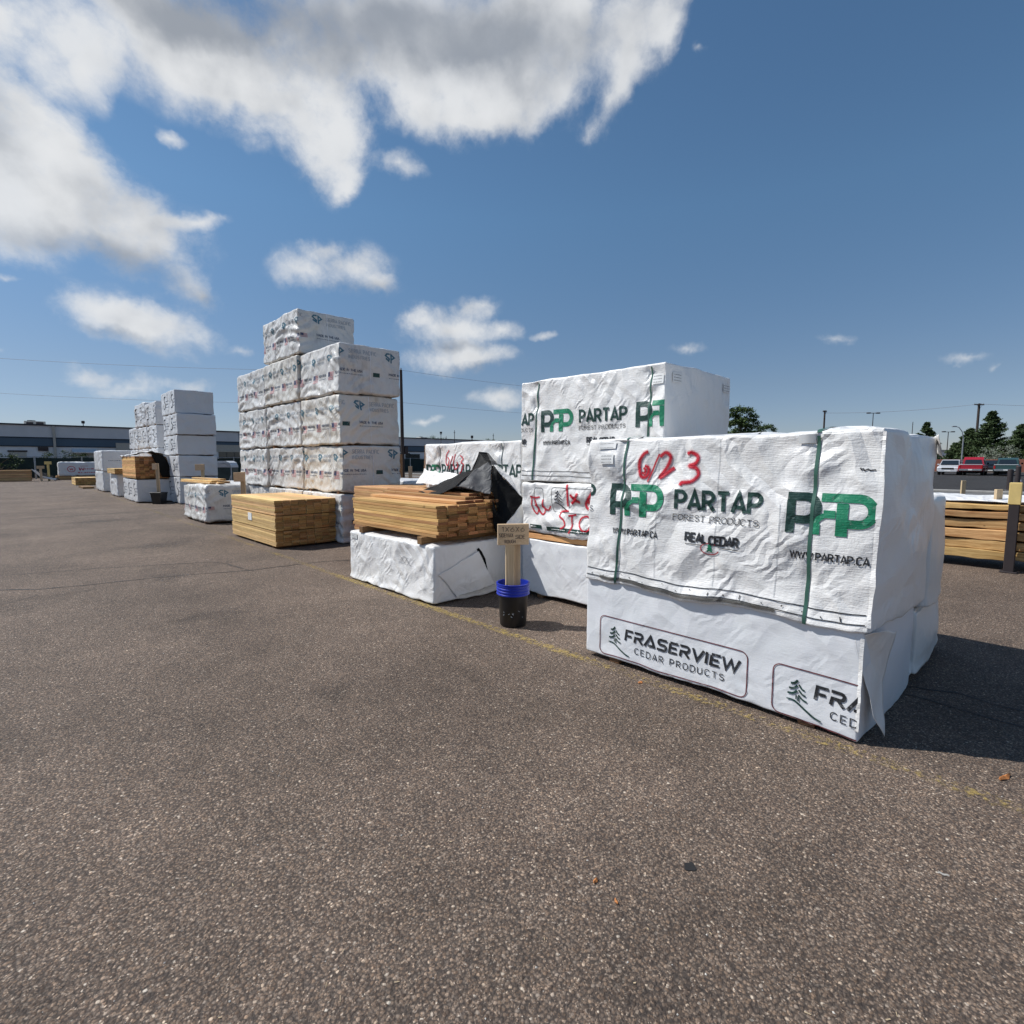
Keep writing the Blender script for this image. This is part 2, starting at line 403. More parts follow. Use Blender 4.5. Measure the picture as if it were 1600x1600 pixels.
def leaf_mat(name, a, b_):
    m, t, b, o = new_mat(name)
    n = noise(t, pos(t), 1.3, 5, .7)
    t.links.new(ramp(t, n.outputs[0], [(.3, a), (.7, b_)]), b.inputs['Base Color'])
    b.inputs['Roughness'].default_value = .65
    b.inputs['Specular IOR Level'].default_value = .2
    return m
M['needle'] = leaf_mat('pine_needles', (.030, .055, .022), (.090, .125, .050))
M['leaf'] = leaf_mat('green_leaves', (.03, .055, .015), (.09, .13, .04))
M['silverleaf'] = leaf_mat('silver_leaves', (.16, .19, .14), (.32, .34, .27))
M['hedge'] = leaf_mat('hedge_leaves', (.025, .05, .012), (.08, .12, .03))

# asphalt: brown-grey stones of many tints set in tar, worn patches
def asphalt(name, mul=1.0, brown=1.32):
    m, t, b, o = new_mat(name)
    p = pos(t)
    w = noise(t, p, 60.0, 2, .5)
    wv = node(t, 'ShaderNodeVectorMath', operation='SCALE'); wv.inputs['Scale'].default_value = .006; t.links.new(w.outputs['Color'], wv.inputs[0])
    pa = node(t, 'ShaderNodeVectorMath', operation='ADD'); t.links.new(p, pa.inputs[0]); t.links.new(wv.outputs[0], pa.inputs[1])
    v = node(t, 'ShaderNodeTexVoronoi', ins={'Scale': 95.0, 'Randomness': 1.0}); t.links.new(pa.outputs[0], v.inputs['Vector'])
    v2 = node(t, 'ShaderNodeTexVoronoi', ins={'Scale': 210.0, 'Randomness': 1.0}); t.links.new(pa.outputs[0], v2.inputs['Vector'])
    def tint(vv):
        s = node(t, 'ShaderNodeSeparateColor'); t.links.new(vv.outputs['Color'], s.inputs[0])
        c = ramp(t, s.outputs[0], [(0.0, (.045, .038, .034)), (.35, (.085, .070, .060)), (.62, (.115, .096, .082)), (.86, (.165, .138, .117)), (.965, (.25, .215, .185)), (1.0, (.42, .38, .33))])
        c2 = mixc(t, mth(t, 'MULTIPLY', s.outputs[1], .45), c, mixc(t, 1.0, c, (1.15, .90, .72), 'MULTIPLY'))
        return c2
    a = tint(v); bb = tint(v2)
    gap = maprange(t, v.outputs['Distance'], .35, .75, 0, 1)
    sel = noise(t, p, 50.0, 2, .5)
    c = mixc(t, maprange(t, sel.outputs[0], .45, .55, 0, 1), a, bb)
    c = mixc(t, mth(t, 'MULTIPLY', gap, .75), c, (.028, .024, .022))
    big = noise(t, p, .55, 6, .6); mid = noise(t, p, 4.5, 5, .65)
    st = noise(t, pos(t, (.22, 1.6, 1), rot=(0, 0, .35)), 1.0, 5, .6, .5)
    k = mth(t, 'ADD', maprange(t, big.outputs[0], .3, .7, .68, 1.26, False), maprange(t, mid.outputs[0], .3, .7, -.12, .12, False))
    k = mth(t, 'MULTIPLY', k, maprange(t, st.outputs[0], .58, .72, 1.0, .78))
    kk = node(t, 'ShaderNodeVectorMath', operation='SCALE'); t.links.new(c, kk.inputs[0]); t.links.new(mth(t, 'MULTIPLY', k, mul), kk.inputs['Scale'])
    hs = node(t, 'ShaderNodeHueSaturation', ins={'Saturation': brown}); t.links.new(kk.outputs[0], hs.inputs['Color'])
    t.links.new(hs.outputs[0], b.inputs['Base Color'])
    b.inputs['Roughness'].default_value = .8; b.inputs['Specular IOR Level'].default_value = .3
    h = mth(t, 'SUBTRACT', mth(t, 'MULTIPLY', w.outputs[0], .5), mth(t, 'ADD', v.outputs['Distance'], mth(t, 'MULTIPLY', v2.outputs['Distance'], .4)))
    t.links.new(bump(t, h, .9, .0045), b.inputs['Normal'])
    return m
M['asphalt'] = asphalt('worn_brown_asphalt', 1.52)
M['asphalt_dark'] = asphalt('dark_asphalt', .42, .45)

def link(name, mesh, mats=None, parent=None, loc=(0, 0, 0), **props):
    o = D.objects.new(name, mesh); C.objects.link(o); o.location = loc
    if mats is not None:
        for mm in (mats if isinstance(mats, (list, tuple)) else [mats]):
            mesh.materials.append(mm)
    if parent is not None: o.parent = parent
    for k, v in props.items(): o[k] = v
    return o
def thing(name, label, cat, loc=(0, 0, 0), rot=0, group=None):
    o = D.objects.new(name, None); C.objects.link(o); o.location = loc; o.rotation_euler = (0, 0, rot)
    o.empty_display_size = .2
    return tag(o, label, cat, group)
def tag(o, label, cat, group=None):
    o['label'] = label; o['category'] = cat
    if group: o['group'] = group
    return o
def mesh(name, verts, faces, smooth=False):
    m = D.meshes.new(name); m.from_pydata([tuple(v) for v in verts], [], faces); m.update()
    if smooth: m.polygons.foreach_set('use_smooth', [True] * len(m.polygons))
    return m

class MB:
    """collects boxes, tubes and lathes into one mesh"""
    def __init__(s): s.v = []; s.f = []; s.mi = []; s.cur = 0
    def add(s, v, f):
        n = len(s.v); s.v += [tuple(p) for p in v]; s.f += [tuple(i + n for i in q) for q in f]; s.mi += [s.cur] * len(f); return s
    def box(s, lo, hi, bev=0):
        x0, y0, z0 = lo; x1, y1, z1 = hi
        if bev <= 0:
            return s.add([(x0, y0, z0), (x1, y0, z0), (x1, y1, z0), (x0, y1, z0), (x0, y0, z1), (x1, y0, z1), (x1, y1, z1), (x0, y1, z1)],
                  [(0, 3, 2, 1), (4, 5, 6, 7), (0, 1, 5, 4), (1, 2, 6, 5), (2, 3, 7, 6), (3, 0, 4, 7)])
        bm = bmesh.new(); bmesh.ops.create_cube(bm, size=1)
        for q in bm.verts:
            q.co = Vector((x0 if q.co.x < 0 else x1, y0 if q.co.y < 0 else y1, z0 if q.co.z < 0 else z1))
        bmesh.ops.bevel(bm, geom=bm.edges[:], offset=bev, segments=1, affect='EDGES', profile=.5)
        bm.verts.index_update()
        s.add([q.co[:] for q in bm.verts], [[w.index for w in f.verts] for f in bm.faces]); bm.free(); return s
    def tube(s, pts, r, n=8, cap=True):
        pts = [Vector(p) for p in pts]; rs = r if isinstance(r, (list, tuple)) else [r] * len(pts)
        V_, F_ = [], []
        for i, p in enumerate(pts):
            d = (pts[min(i + 1, len(pts) - 1)] - pts[max(i - 1, 0)]).normalized()
            a = d.cross(Vector((0, 0, 1)))
            if a.length < 1e-3: a = d.cross(Vector((1, 0, 0)))
            a.normalize(); b = d.cross(a)
            for k in range(n):
                th = 2 * math.pi * k / n; V_.append(p + (a * math.cos(th) + b * math.sin(th)) * rs[i])
        for i in range(len(pts) - 1):
            for k in range(n):
                F_.append((i * n + k, i * n + (k + 1) % n, (i + 1) * n + (k + 1) % n, (i + 1) * n + k))
        if cap: F_.append(tuple(range(n))[::-1]); F_.append(tuple((len(pts) - 1) * n + k for k in range(n)))
        return s.add(V_, F_)
    def lathe(s, prof, c=(0, 0, 0), n=32):
        V_, F_ = [], []
        for (r, z) in prof:
            for k in range(n):
                th = 2 * math.pi * k / n; V_.append((c[0] + r * math.cos(th), c[1] + r * math.sin(th), c[2] + z))
        for i in range(len(prof) - 1):
            for k in range(n):
                F_.append((i * n + k, i * n + (k + 1) % n, (i + 1) * n + (k + 1) % n, (i + 1) * n + k))
        return s.add(V_, F_)
    def prism(s, poly, axis, a, b):
        """poly: 2-D outline in the two other axes, extruded along axis from a to b"""
        def mk(p, t):
            q = [p[0], p[1]]; q.insert(axis, t); return tuple(q)
        n = len(poly)
        return s.add([mk(p, a) for p in poly] + [mk(p, b) for p in poly],
                     [tuple(range(n))[::-1], tuple(range(n, 2 * n))] + [(i, (i + 1) % n, (i + 1) % n + n, i + n) for i in range(n)])
    def build(s, name, mats, parent=None, loc=(0, 0, 0), smooth=False, **props):
        me = D.meshes.new(name); me.from_pydata(s.v, [], s.f)
        mats = mats if isinstance(mats, (list, tuple)) else [mats]
        for mm in mats: me.materials.append(mm)
        if len(mats) > 1: me.polygons.foreach_set('material_index', s.mi)
        if smooth: me.polygons.foreach_set('use_smooth', [True] * len(me.polygons))
        bm = bmesh.new(); bm.from_mesh(me); bmesh.ops.recalc_face_normals(bm, faces=bm.faces[:]); bm.to_mesh(me); bm.free()
        me.update()
        o = D.objects.new(name, me); C.objects.link(o); o.location = loc
        if parent is not None: o.parent = parent
        for k, v in props.items(): o[k] = v
        return o
def copy_tree(o, parent=None):
    c = o.copy(); C.objects.link(c)
    if parent is not None: c.parent = parent
    for ch in list(o.children): copy_tree(ch, c)
    return c

# ---- gradient noise in numpy
_rng = np.random.RandomState(3)
_perm = _rng.permutation(256); _perm = np.concatenate([_perm, _perm, _perm])
_g = _rng.normal(size=(256, 3)); _g /= np.linalg.norm(_g, axis=1)[:, None]
def pn(p):
    """perlin noise, about -0.6..0.6"""
    i = np.floor(p).astype(int); f = p - i; i &= 255
    u = f * f * f * (f * (f * 6 - 15) + 10)
    r = 0
    for dx in (0, 1):
        for dy in (0, 1):
            for dz in (0, 1):
                h = _perm[_perm[_perm[(i[:, 0] + dx) & 255] + ((i[:, 1] + dy) & 255)] + ((i[:, 2] + dz) & 255)]
                gr = _g[h]; d = f - np.array([dx, dy, dz])
                w = (u[:, 0] if dx else 1 - u[:, 0]) * (u[:, 1] if dy else 1 - u[:, 1]) * (u[:, 2] if dz else 1 - u[:, 2])
                r = r + w * (gr * d).sum(1)
    return r
def fbm(p, o=3):
    a, r, t = 1, 0, 0
    for k in range(o): r = r + a * pn(p * 2 ** k + 17.3 * k); t += a; a *= .5
    return r / t
def sstep(a, b, x):
    t = np.clip((x - a) / (b - a), 0, 1); return t * t * (3 - 2 * t)

def tri(x):
    return np.abs(x - np.floor(x) - .5) * 2 - .5
def facets(P, seed, layers, steep=.6):
    """creases of stiff sheet: flat facets between nearly straight folds, in patches"""
    rs = np.random.RandomState(int(seed * 13 + 7)); h = 0
    for f, a in layers:
        for k in range(2):
            d = rs.normal(size=3); d[2] = np.sign(d[2] + .01) * (abs(d[2]) + steep); d /= np.linalg.norm(d)
            o = rs.uniform(0, 40, 3)
            ph = (P @ d) * f + .55 * pn(P * (f * .45) + o) + .12 * pn(P * (f * 1.6) + o)
            m = sstep(-.12, .18, pn(P * (f * .5) + o[::-1]))
            h = h + a * .7 * tri(ph) * m
    return h
# ---------------------------------------------------------------- wrapped packs
class Wrap:
    """a box-shaped pack in a loose sheet. lo/hi are its world corners; 'L' is the long face at X=lo (towards the
    sun and the camera), 'R' the end face at Y=lo. Folds, sag and hem come from one analytic surface, so prints can lie on it."""
    def __init__(s, lo, hi, seed=0, style='crumple', amp=1.0, r=.02, step=.03, top_shift=(0, 0), skew=0, hem=.015, straps=(), bulgeR=.0, bulgeL=.0, bulgeT=.02, flare=.0, end=None, sag=0):
        s.end = end; s.sag = sag; s.lo = np.array(lo, float); s.hi = np.array(hi, float); s.dim = s.hi - s.lo
        s.seed = seed; s.style = style; s.amp = amp; s.r = r; s.step = step; s.top_shift = top_shift; s.skew = skew
        s.hem = hem; s.straps = straps; s.bulgeR = bulgeR; s.bulgeL = bulgeL; s.bulgeT = bulgeT; s.flare = flare
    def height(s, X, n):
        d = s.dim; sd = np.array([s.seed * 3.17, s.seed * 1.93, s.seed * 5.3])
        x, y, z = X[:, 0], X[:, 1], X[:, 2]
        zt = z / d[2]
        P = X + sd
        h = .012 * fbm(P * 2.2, 2)
        wp = P + .18 * np.stack([pn(P * 2.1), pn(P * 2.1 + 9), pn(P * 2.1 + 31)], 1)
        if s.style == 'crumple':
            a = np.array([[1, .2, .1], [0, 1, -.5], [0, .55, 1.6]])
            q = wp @ a.T
            pt = sstep(-.18, .22, pn(P * 1.5 + 60))
            h = h * .6 + facets(P, s.seed, [(1.6, .023), (2.7, .020), (4.5, .009), (7.5, .005)], steep=.8) + .006 * (.4 - np.abs(pn(q * 3.6 + 5)) * 1.5) * pt
        elif s.style == 'drape':
            # festoons hanging between the top corners, radiating folds and a gathered hem
            c = np.where(np.abs(n[:, 0]) > np.abs(n[:, 1]), y / d[1], x / d[0])
            rnd = .5 + .35 * math.sin(s.seed * 7.7)
            a1 = zt + 1.5 * (c - rnd) ** 2 * np.where(c > rnd, 1.2, .8) + .10 * pn(P * 2.0)
            f = tri(a1 * 4.2 + .6 * pn(P * 1.3)) * 2
            m = sstep(-.15, .25, pn(P * 1.7 + 40)) * sstep(1.0, .75, zt)
            h = h + .011 * f * m + .75 * facets(P, s.seed, [(1.8, .016), (3.0, .014), (5.0, .009)], steep=.45)
            q = wp * np.array([1.5, 1.5, 5.0])
            q2 = wp * np.array([7.0, 7.0, 1.6])
            h = h + .005 * (.35 - np.abs(pn(q + 3)) * 1.6) * (1 - .5 * m) + .012 * (.35 - np.abs(pn(q2))) * sstep(.55, .1, zt)
        elif s.style == 'smooth':
            q = wp @ np.array([[1, 0, 0], [0, .8, .9], [0, -.9, 2.2]]).T
            h = h * .35 + .28 * facets(P, s.seed, [(1.6, .014), (3.2, .012), (6.0, .008)], steep=.6) + .010 * (.35 - np.abs(pn(q * 5.0 + 7)) * 1.5) * sstep(.45, .05, zt)
        elif s.style == 'plain':
            h = h * .8 + .3 * facets(P, s.seed, [(1.8, .014), (3.5, .01)], steep=.5)
        h = h * s.amp
        isL = sstep(.7, .95, -n[:, 0]); isR = sstep(.7, .95, -n[:, 1]); isT = sstep(.7, .95, n[:, 2])
        endk = s.end or {'crumple': .35, 'drape': .6}.get(s.style, .7)
        h = h * (1 - isR * (1 - endk)) * np.where(n[:, 2] > .9, .8, 1)
        # straps pull the wrap in; the sheet radiates from them
        for ys in s.straps:
            dy = y + s.lo[1] - ys
            h = h - isL * (.010 * np.exp(-(dy / .02) ** 2) + .012 * np.exp(-(dy / .10) ** 2) * np.sin(z * 26 + 4 * pn(P * 3)) * sstep(.25, .9, zt))
        h = h + isR * s.bulgeR * np.sin(np.pi * np.clip(x / d[0], 0, 1)) ** .7 * np.sin(np.pi * np.clip(zt * .9 + .1, 0, 1))
        h = h + isL * s.bulgeL * np.sin(np.pi * np.clip(y / d[1], 0, 1)) ** .7 * np.sin(np.pi * np.clip(zt, 0, 1))
        h = h + isT * s.bulgeT * (.5 + fbm(P * 1.4 + 8, 2) * 2) * np.clip(np.minimum(np.minimum(x, d[0] - x), np.minimum(y, d[1] - y)) / .25, 0, 1) ** .5
        h = h + (isL + isR * .4) * s.flare * sstep(.14, .0, zt) * (1 + 1.2 * pn(P * 3.5 + 2))
        return h
    def S(s, X, off=0.0):
        """X: points on the hard box (local, metres) -> world points on the wrap"""
        X = np.asarray(X, float); r = s.r
        q = np.clip(X, r, s.dim - r); n = X - q; ln = np.linalg.norm(n, axis=1); n = n / np.maximum(ln, 1e-6)[:, None]
        p = q + n * r + n * (s.height(X, n) + off)[:, None]
        zt = np.clip(X[:, 2] / s.dim[2], 0, 1)
        P = X + s.seed * 2.7
        wob = s.hem * (pn(P * np.array([2.2, 2.2, 0]) + 3) * 2 + pn(P * np.array([6, 6, 0])) * .8)
        p[:, 2] += wob * sstep(.35, 0, zt)
        p[:, 2] += s.hem * 1.1 * pn(P * np.array([2.0, 2.0, 0]) + 50) * sstep(.7, 1, zt)
        p[:, 2] -= s.sag * (1 - X[:, 1] / s.dim[1]) ** 4 * (1 - zt)
        p[:, 0] += s.top_shift[0] * zt; p[:, 1] += s.top_shift[1] * zt
        p[:, 1] += s.skew * X[:, 0] / s.dim[0]
        return p + s.lo
    def face(s, f, a, z, off=0.0):
        """a: world Y on face L, world X on face R; z: world height"""
        a = np.asarray(a, float); z = np.asarray(z, float)
        X = np.zeros((len(a), 3))
        zz = np.clip(z - s.lo[2], 0, s.dim[2])
        if f == 'L': X[:, 1] = np.clip(a - s.lo[1], 0, s.dim[1]); X[:, 2] = zz
        elif f == 'R': X[:, 0] = np.clip(a - s.lo[0], 0, s.dim[0]); X[:, 2] = zz
        return s.S(X, off)
    def build(s, name, mat_, parent=None):
        d = s.dim; st = s.step; r = s.r
        def lines(l):
            n = max(2, int(round((l - 2 * r) / st)))
            return np.concatenate([[0, r * .35, r * .7], np.linspace(r, l - r, n + 1), [l - r * .7, l - r * .35, l]])
        gx, gy, gz = lines(d[0]), lines(d[1]), lines(d[2])
        V_, F_, base = [], [], 0
        def sheet(A, B, mk, flip):
            nonlocal base
            a, b = np.meshgrid(A, B, indexing='ij'); X = mk(a.ravel(), b.ravel())
            V_.append(X); na, nb = len(A), len(B)
            idx = np.arange(na * nb).reshape(na, nb) + base
            q = np.stack([idx[:-1, :-1], idx[1:, :-1], idx[1:, 1:], idx[:-1, 1:]], -1).reshape(-1, 4)
            F_.append(q[:, ::-1] if flip else q); base += na * nb
        z0 = lambda a: np.zeros_like(a)
        sheet(gy, gz, lambda a, b: np.stack([z0(a), a, b], 1), True)
        sheet(gy, gz, lambda a, b: np.stack([z0(a) + d[0], a, b], 1), False)
        sheet(gx, gz, lambda a, b: np.stack([a, z0(a), b], 1), False)
        sheet(gx, gz, lambda a, b: np.stack([a, z0(a) + d[1], b], 1), True)
        sheet(gx, gy, lambda a, b: np.stack([a, b, z0(a) + d[2]], 1), False)
        sheet(gx, gy, lambda a, b: np.stack([a, b, z0(a)], 1), True)
        X = np.concatenate(V_); F = np.concatenate(F_)
        P = s.S(X)
        key = np.round(X * 20000).astype(np.int64); _, first, inv = np.unique(key, axis=0, return_index=True, return_inverse=True)
        inv = inv.reshape(-1)
        me = mesh(name, P[first], [tuple(q) for q in inv[F].tolist()], True)
        return link(name, me, mat_, parent)

# ---------------------------------------------------------------- stroke lettering
def arc(cx, cy, rx, ry, a0, a1, n=10):
    return [(cx + rx * math.cos(R(a0 + (a1 - a0) * i / n)), cy + ry * math.sin(R(a0 + (a1 - a0) * i / n))) for i in range(n + 1)]
def glyphs():
    G = {}
    G['A'] = (.62, [[(0, 0), (.31, 1), (.62, 0)], [(.12, .28), (.50, .28)]])
    G['B'] = (.55, [[(0, 0), (0, 1), (.3, 1)] + arc(.3, .76, .22, .24, 90, -90) + [(0, .52)], [(.3, .52)] + arc(.3, .26, .24, .26, 90, -90) + [(0, 0)]])
    G['C'] = (.58, [arc(.31, .68, .29, .32, 30, 180) + arc(.31, .32, .29, .32, 180, 330)])
    G['D'] = (.6, [[(0, 0), (0, 1), (.25, 1)] + arc(.25, .65, .33, .35, 90, 0) + arc(.25, .35, .33, .35, 0, -90) + [(0, 0)]])
    G['E'] = (.5, [[(.5, 1), (0, 1), (0, 0), (.5, 0)], [(0, .52), (.44, .52)]])
    G['F'] = (.5, [[(.5, 1), (0, 1), (0, 0)], [(0, .52), (.42, .52)]])
    G['G'] = (.62, [arc(.31, .68, .29, .32, 30, 180) + arc(.31, .32, .29, .32, 180, 360) + [(.6, .46), (.36, .46)]])
    G['H'] = (.58, [[(0, 0), (0, 1)], [(.56, 0), (.56, 1)], [(0, .5), (.56, .5)]])
    G['I'] = (.08, [[(.04, 0), (.04, 1)]])
    G['K'] = (.56, [[(0, 0), (0, 1)], [(.52, 1), (.02, .42)], [(.2, .62), (.54, 0)]])
    G['L'] = (.46, [[(0, 1), (0, 0), (.46, 0)]])
    G['M'] = (.72, [[(0, 0), (0, 1), (.36, .35), (.72, 1), (.72, 0)]])
    G['N'] = (.58, [[(0, 0), (0, 1), (.56, 0), (.56, 1)]])
    G['O'] = (.62, [arc(.31, .68, .3, .32, 0, 180) + arc(.31, .32, .3, .32, 180, 360) + [(.61, .68)]])
    G['P'] = (.54, [[(0, 0), (0, 1), (.27, 1)] + arc(.27, .72, .26, .28, 90, -90) + [(0, .44)]])
    G['R'] = (.56, [[(0, 0), (0, 1), (.27, 1)] + arc(.27, .73, .25, .27, 90, -90) + [(0, .46)], [(.25, .46), (.54, 0)]])
    G['S'] = (.54, [arc(.27, .76, .24, .24, 20, 270) + arc(.27, .26, .26, .26, 90, -160)])
    G['T'] = (.56, [[(0, 1), (.56, 1)], [(.28, 1), (.28, 0)]])
    G['U'] = (.58, [[(0, 1), (0, .32)] + arc(.28, .32, .28, .32, 180, 360) + [(.56, 1)]])
    G['V'] = (.6, [[(0, 1), (.3, 0), (.6, 1)]])
    G['W'] = (.84, [[(0, 1), (.21, 0), (.42, .95), (.63, 0), (.84, 1)]])
    G['X'] = (.54, [[(0, 0), (.52, 1)], [(0, 1), (.52, 0)]])
    G['Y'] = (.56, [[(0, 1), (.28, .5), (.56, 1)], [(.28, .5), (.28, 0)]])
    G['1'] = (.3, [[(0, .8), (.2, 1), (.2, 0)]])
    G['2'] = (.52, [arc(.26, .72, .25, .28, 160, -30) + [(0, 0), (.52, 0)]])
    G['3'] = (.5, [arc(.24, .76, .23, .24, 150, -90), arc(.24, .26, .26, .26, 90, -150)])
    G['6'] = (.54, [[(.42, 1)] + arc(.27, .3, .27, .3, 170, 530)])
    G['x'] = (.4, [[(0, 0), (.4, .6)], [(0, .6), (.4, 0)]])
    G['.'] = (.1, [[(.0, .03), (.1, .03)]])
    G['/'] = (.4, [[(0, -.1), (.4, 1.1)]])
    G[' '] = (.3, [])
    return G
GL = glyphs()
SERIFS = {'F': [(0, 0)], 'O': [], 'R': [(0, 0), (.56, 0)], 'E': [], 'S': [], 'T': [(.28, 0)], 'P': [(0, 0)], 'D': [], 'U': [(0, 1), (.56, 1)], 'C': []}
def text_strokes(txt, x, y, h, w, serif=False, gap=.2, slant=0):
    """strokes of a line of text fitted to width w, letters h high, lower left corner x, y"""
    adv = sum(GL[c][0] + gap for c in txt) - gap
    k = w / adv; out = []; cx = 0
    for c in txt:
        for st in GL[c][1]:
            out.append([(x + (cx + px + slant * py) * k, y + py * h) for px, py in st])
        if serif:
            for (px, py) in SERIFS.get(c, []):
                out.append([(x + (cx + px - .11) * k, y + py * h), (x + (cx + px + .11) * k, y + py * h)])
        cx += GL[c][0] + gap
    return out
def scribble(n, x, y, h, w, seed=1):
    """small print too fine to read: short uneven dashes"""
    rr = random.Random(seed); out = []; cx = 0
    while cx < w:
        l = rr.uniform(.4, 1.6) * h
        out.append([(x + cx, y + rr.uniform(-.05, .05) * h), (x + min(cx + l, w), y)]); cx += l + h * .5
    return out

class Print:
    """flat print on a wrap face. Coordinates are metres along the reading direction (s) and up (z)."""
    def __init__(s, bag, face, a0, sgn):
        s.bag = bag; s.f = face; s.a0 = a0; s.sgn = sgn; s.P = []; s.F = []; s.E = []; s.k = 0
    def stroke(s, pts, w, seg=.02, across=1, taper=False, edge=False):
        pts = [np.array(p, float) for p in pts]
        o = [pts[0]]
        for p in pts[1:]:
            if np.linalg.norm(p - o[-1]) > 1e-5: o.append(p)
        if len(o) < 2: return
        Q, corner = [], []
        n = len(o)
        closed = np.linalg.norm(o[0] - o[-1]) < 1e-4
        nrm = []
        for i in range(n):
            a = o[i] - o[i - 1] if i > 0 else (o[0] - o[-2] if closed else o[1] - o[0])
            b = o[i + 1] - o[i] if i < n - 1 else (o[1] - o[0] if closed else o[-1] - o[-2])
            a = a / np.linalg.norm(a); b = b / np.linalg.norm(b)
            t = a + b; L_ = np.linalg.norm(t)
            t = t / L_ if L_ > .15 else b
            m = np.array([-t[1], t[0]]); c = max(.45, abs(m @ np.array([-b[1], b[0]])))
            nrm.append(m / c)
        X, NN = [], []
        for i in range(n - 1):
            l = np.linalg.norm(o[i + 1] - o[i]); k = max(1, int(math.ceil(l / seg)))
            for j in range(k):
                t = j / k; X.append(o[i] * (1 - t) + o[i + 1] * t); NN.append(nrm[i] * (1 - t) + nrm[i + 1] * t if n > 2 else nrm[i])
        X.append(o[-1]); NN.append(nrm[-1])
        X = np.array(X); NN = np.array(NN)
        base = sum(len(p) for p in s.P); m = across + 1
        rows = []
        ts = np.linspace(0, 1, len(X)); wd = np.full(len(X), w)
        if taper: wd = w * (.35 + .65 * np.sin(np.pi * np.clip(ts, .02, .98)) ** .5)
        for j in range(m):
            u = (j / across - .5); rows.append(X + NN * (u * wd)[:, None])
        s.P.append(np.stack(rows, 1).reshape(-1, 2) if True else None)
        e = np.tile(np.abs(np.linspace(-1, 1, m)), (len(X), 1))
        if edge:
            cap = np.minimum(np.arange(len(X)), np.arange(len(X))[::-1]); e = np.maximum(e, np.where(cap < 1, 1.0, 0)[:, None])
        s.E.append(e.reshape(-1))
        for i in range(len(X) - 1):
            for j in range(across):
                a = base + i * m + j; s.F.append((a, a + 1, a + m + 1, a + m))
        s.K = getattr(s, 'K', []); s.K.append(np.full(len(X) * m, (len(s.P) % 9) * .0002))
    def strokes(s, lst, w, **kw):
        for q in lst: s.stroke(q, w, **kw)
    def rect(s, x0, y0, x1, y1):
        s.stroke([(x0, (y0 + y1) / 2), (x1, (y0 + y1) / 2)], abs(y1 - y0), seg=.03, across=max(1, int(abs(y1 - y0) / .03)))
    def build(s, name, mat_, parent, off=.0035, **props):
        P = np.concatenate(s.P); K = np.concatenate(s.K); E = np.concatenate(s.E)
        a = s.a0 + s.sgn * P[:, 0]
        lo = s.bag.lo[1 if s.f == 'L' else 0] + .004; hi = s.bag.hi[1 if s.f == 'L' else 0] - .004
        inside = (a >= lo) & (a <= hi)
        ac = np.clip(a, lo, hi)
        W_ = s.bag.face(s.f, ac, P[:, 1], 0.0) 
        W2 = s.bag.face(s.f, ac, P[:, 1], off) if True else None
        d = W2 - W_; d /= np.maximum(np.linalg.norm(d, axis=1), 1e-9)[:, None]
        W2 = W_ + d * (off + K)[:, None]
        F = [f for f in s.F if any(inside[i] for i in f)]
        if not F: return None
        used = sorted({i for f in F for i in f}); mp = {v: i for i, v in enumerate(used)}
        F = [tuple(mp[i] for i in f) for f in F]
        if s.f == 'L' and s.sgn < 0 or s.f == 'R': F = [f[::-1] for f in F]
        me = mesh(name, W2[used], F, True)
        at = me.attributes.new('edge', 'FLOAT', 'POINT'); at.data.foreach_set('value', E[used])
        return link(name, me, mat_, parent, **props)

# ================================================================ the setting
def sheet(name, x0, y0, x1, y1, z, m, **p):
    return link(name, mesh(name, [(x0, y0, z), (x1, y0, z), (x1, y1, z), (x0, y1, z)], [(0, 1, 2, 3)]), m, **p)
sheet('ground', -900, -900, 1400, 1400, 0, M['asphalt'], kind='structure')
sheet('car_park', 34.1, -120, 95, 70, .006, M['asphalt_dark'], kind='structure')
MB().box((28.2, -120, 0), (28.5, 45, .10), .02).box((33.7, -120, 0), (34.05, 60, .12), .02).build('kerb', M['concrete'], kind='structure')
sheet('concrete_apron', 28.5, -120, 33.7, 45, .005, simple('grey_apron', (.15, .148, .145), .9, scale=2), kind='structure')

# worn yellow line
m, t, b, o = new_mat('worn_yellow_paint')
p = pos(t); n = noise(t, p, 26.0, 7, .8); n2 = noise(t, p, 1.2, 3, .6)
b.inputs['Base Color'].default_value = (.46, .33, .10, 1); b.inputs['Roughness'].default_value = .8
tr = node(t, 'ShaderNodeBsdfTransparent'); ms = node(t, 'ShaderNodeMixShader')
at = node(t, 'ShaderNodeAttribute', attribute_name='edge')
v = mth(t, 'ADD', n.outputs[0], mth(t, 'MULTIPLY', mth(t, 'SUBTRACT', n2.outputs[0], .5), .35))
v = mth(t, 'SUBTRACT', v, mth(t, 'MULTIPLY', mth(t, 'POWER', at.outputs['Fac'], 3.0), .12))
sp = sep(t, node(t, 'ShaderNodeNewGeometry').outputs['Position'])
v = mth(t, 'ADD', v, mth(t, 'ADD', maprange(t, sp[1], -1, 4.5, .01, .05), maprange(t, sp[1], 6, 9, 0, -.05)))
t.links.new(maprange(t, v, .49, .64, 0, .62), ms.inputs[0]); t.links.new(tr.outputs[0], ms.inputs[1]); t.links.new(b.outputs[0], ms.inputs[2]); t.links.new(ms.outputs[0], o.inputs[0])
M['yellow_line'] = m
ys = np.linspace(-4, 62, 260); vv, ff = [], []
for i, y in enumerate(ys):
    cx = 3.165 + .012 * math.sin(y * .7) + max(0, y - 5) * .006
    for k in (-1, 0, 1): vv.append((cx + k * .065, y, .004))
for i in range(len(ys) - 1):
    for k in (0, 1): a = i * 3 + k; ff.append((a, a + 1, a + 4, a + 3))
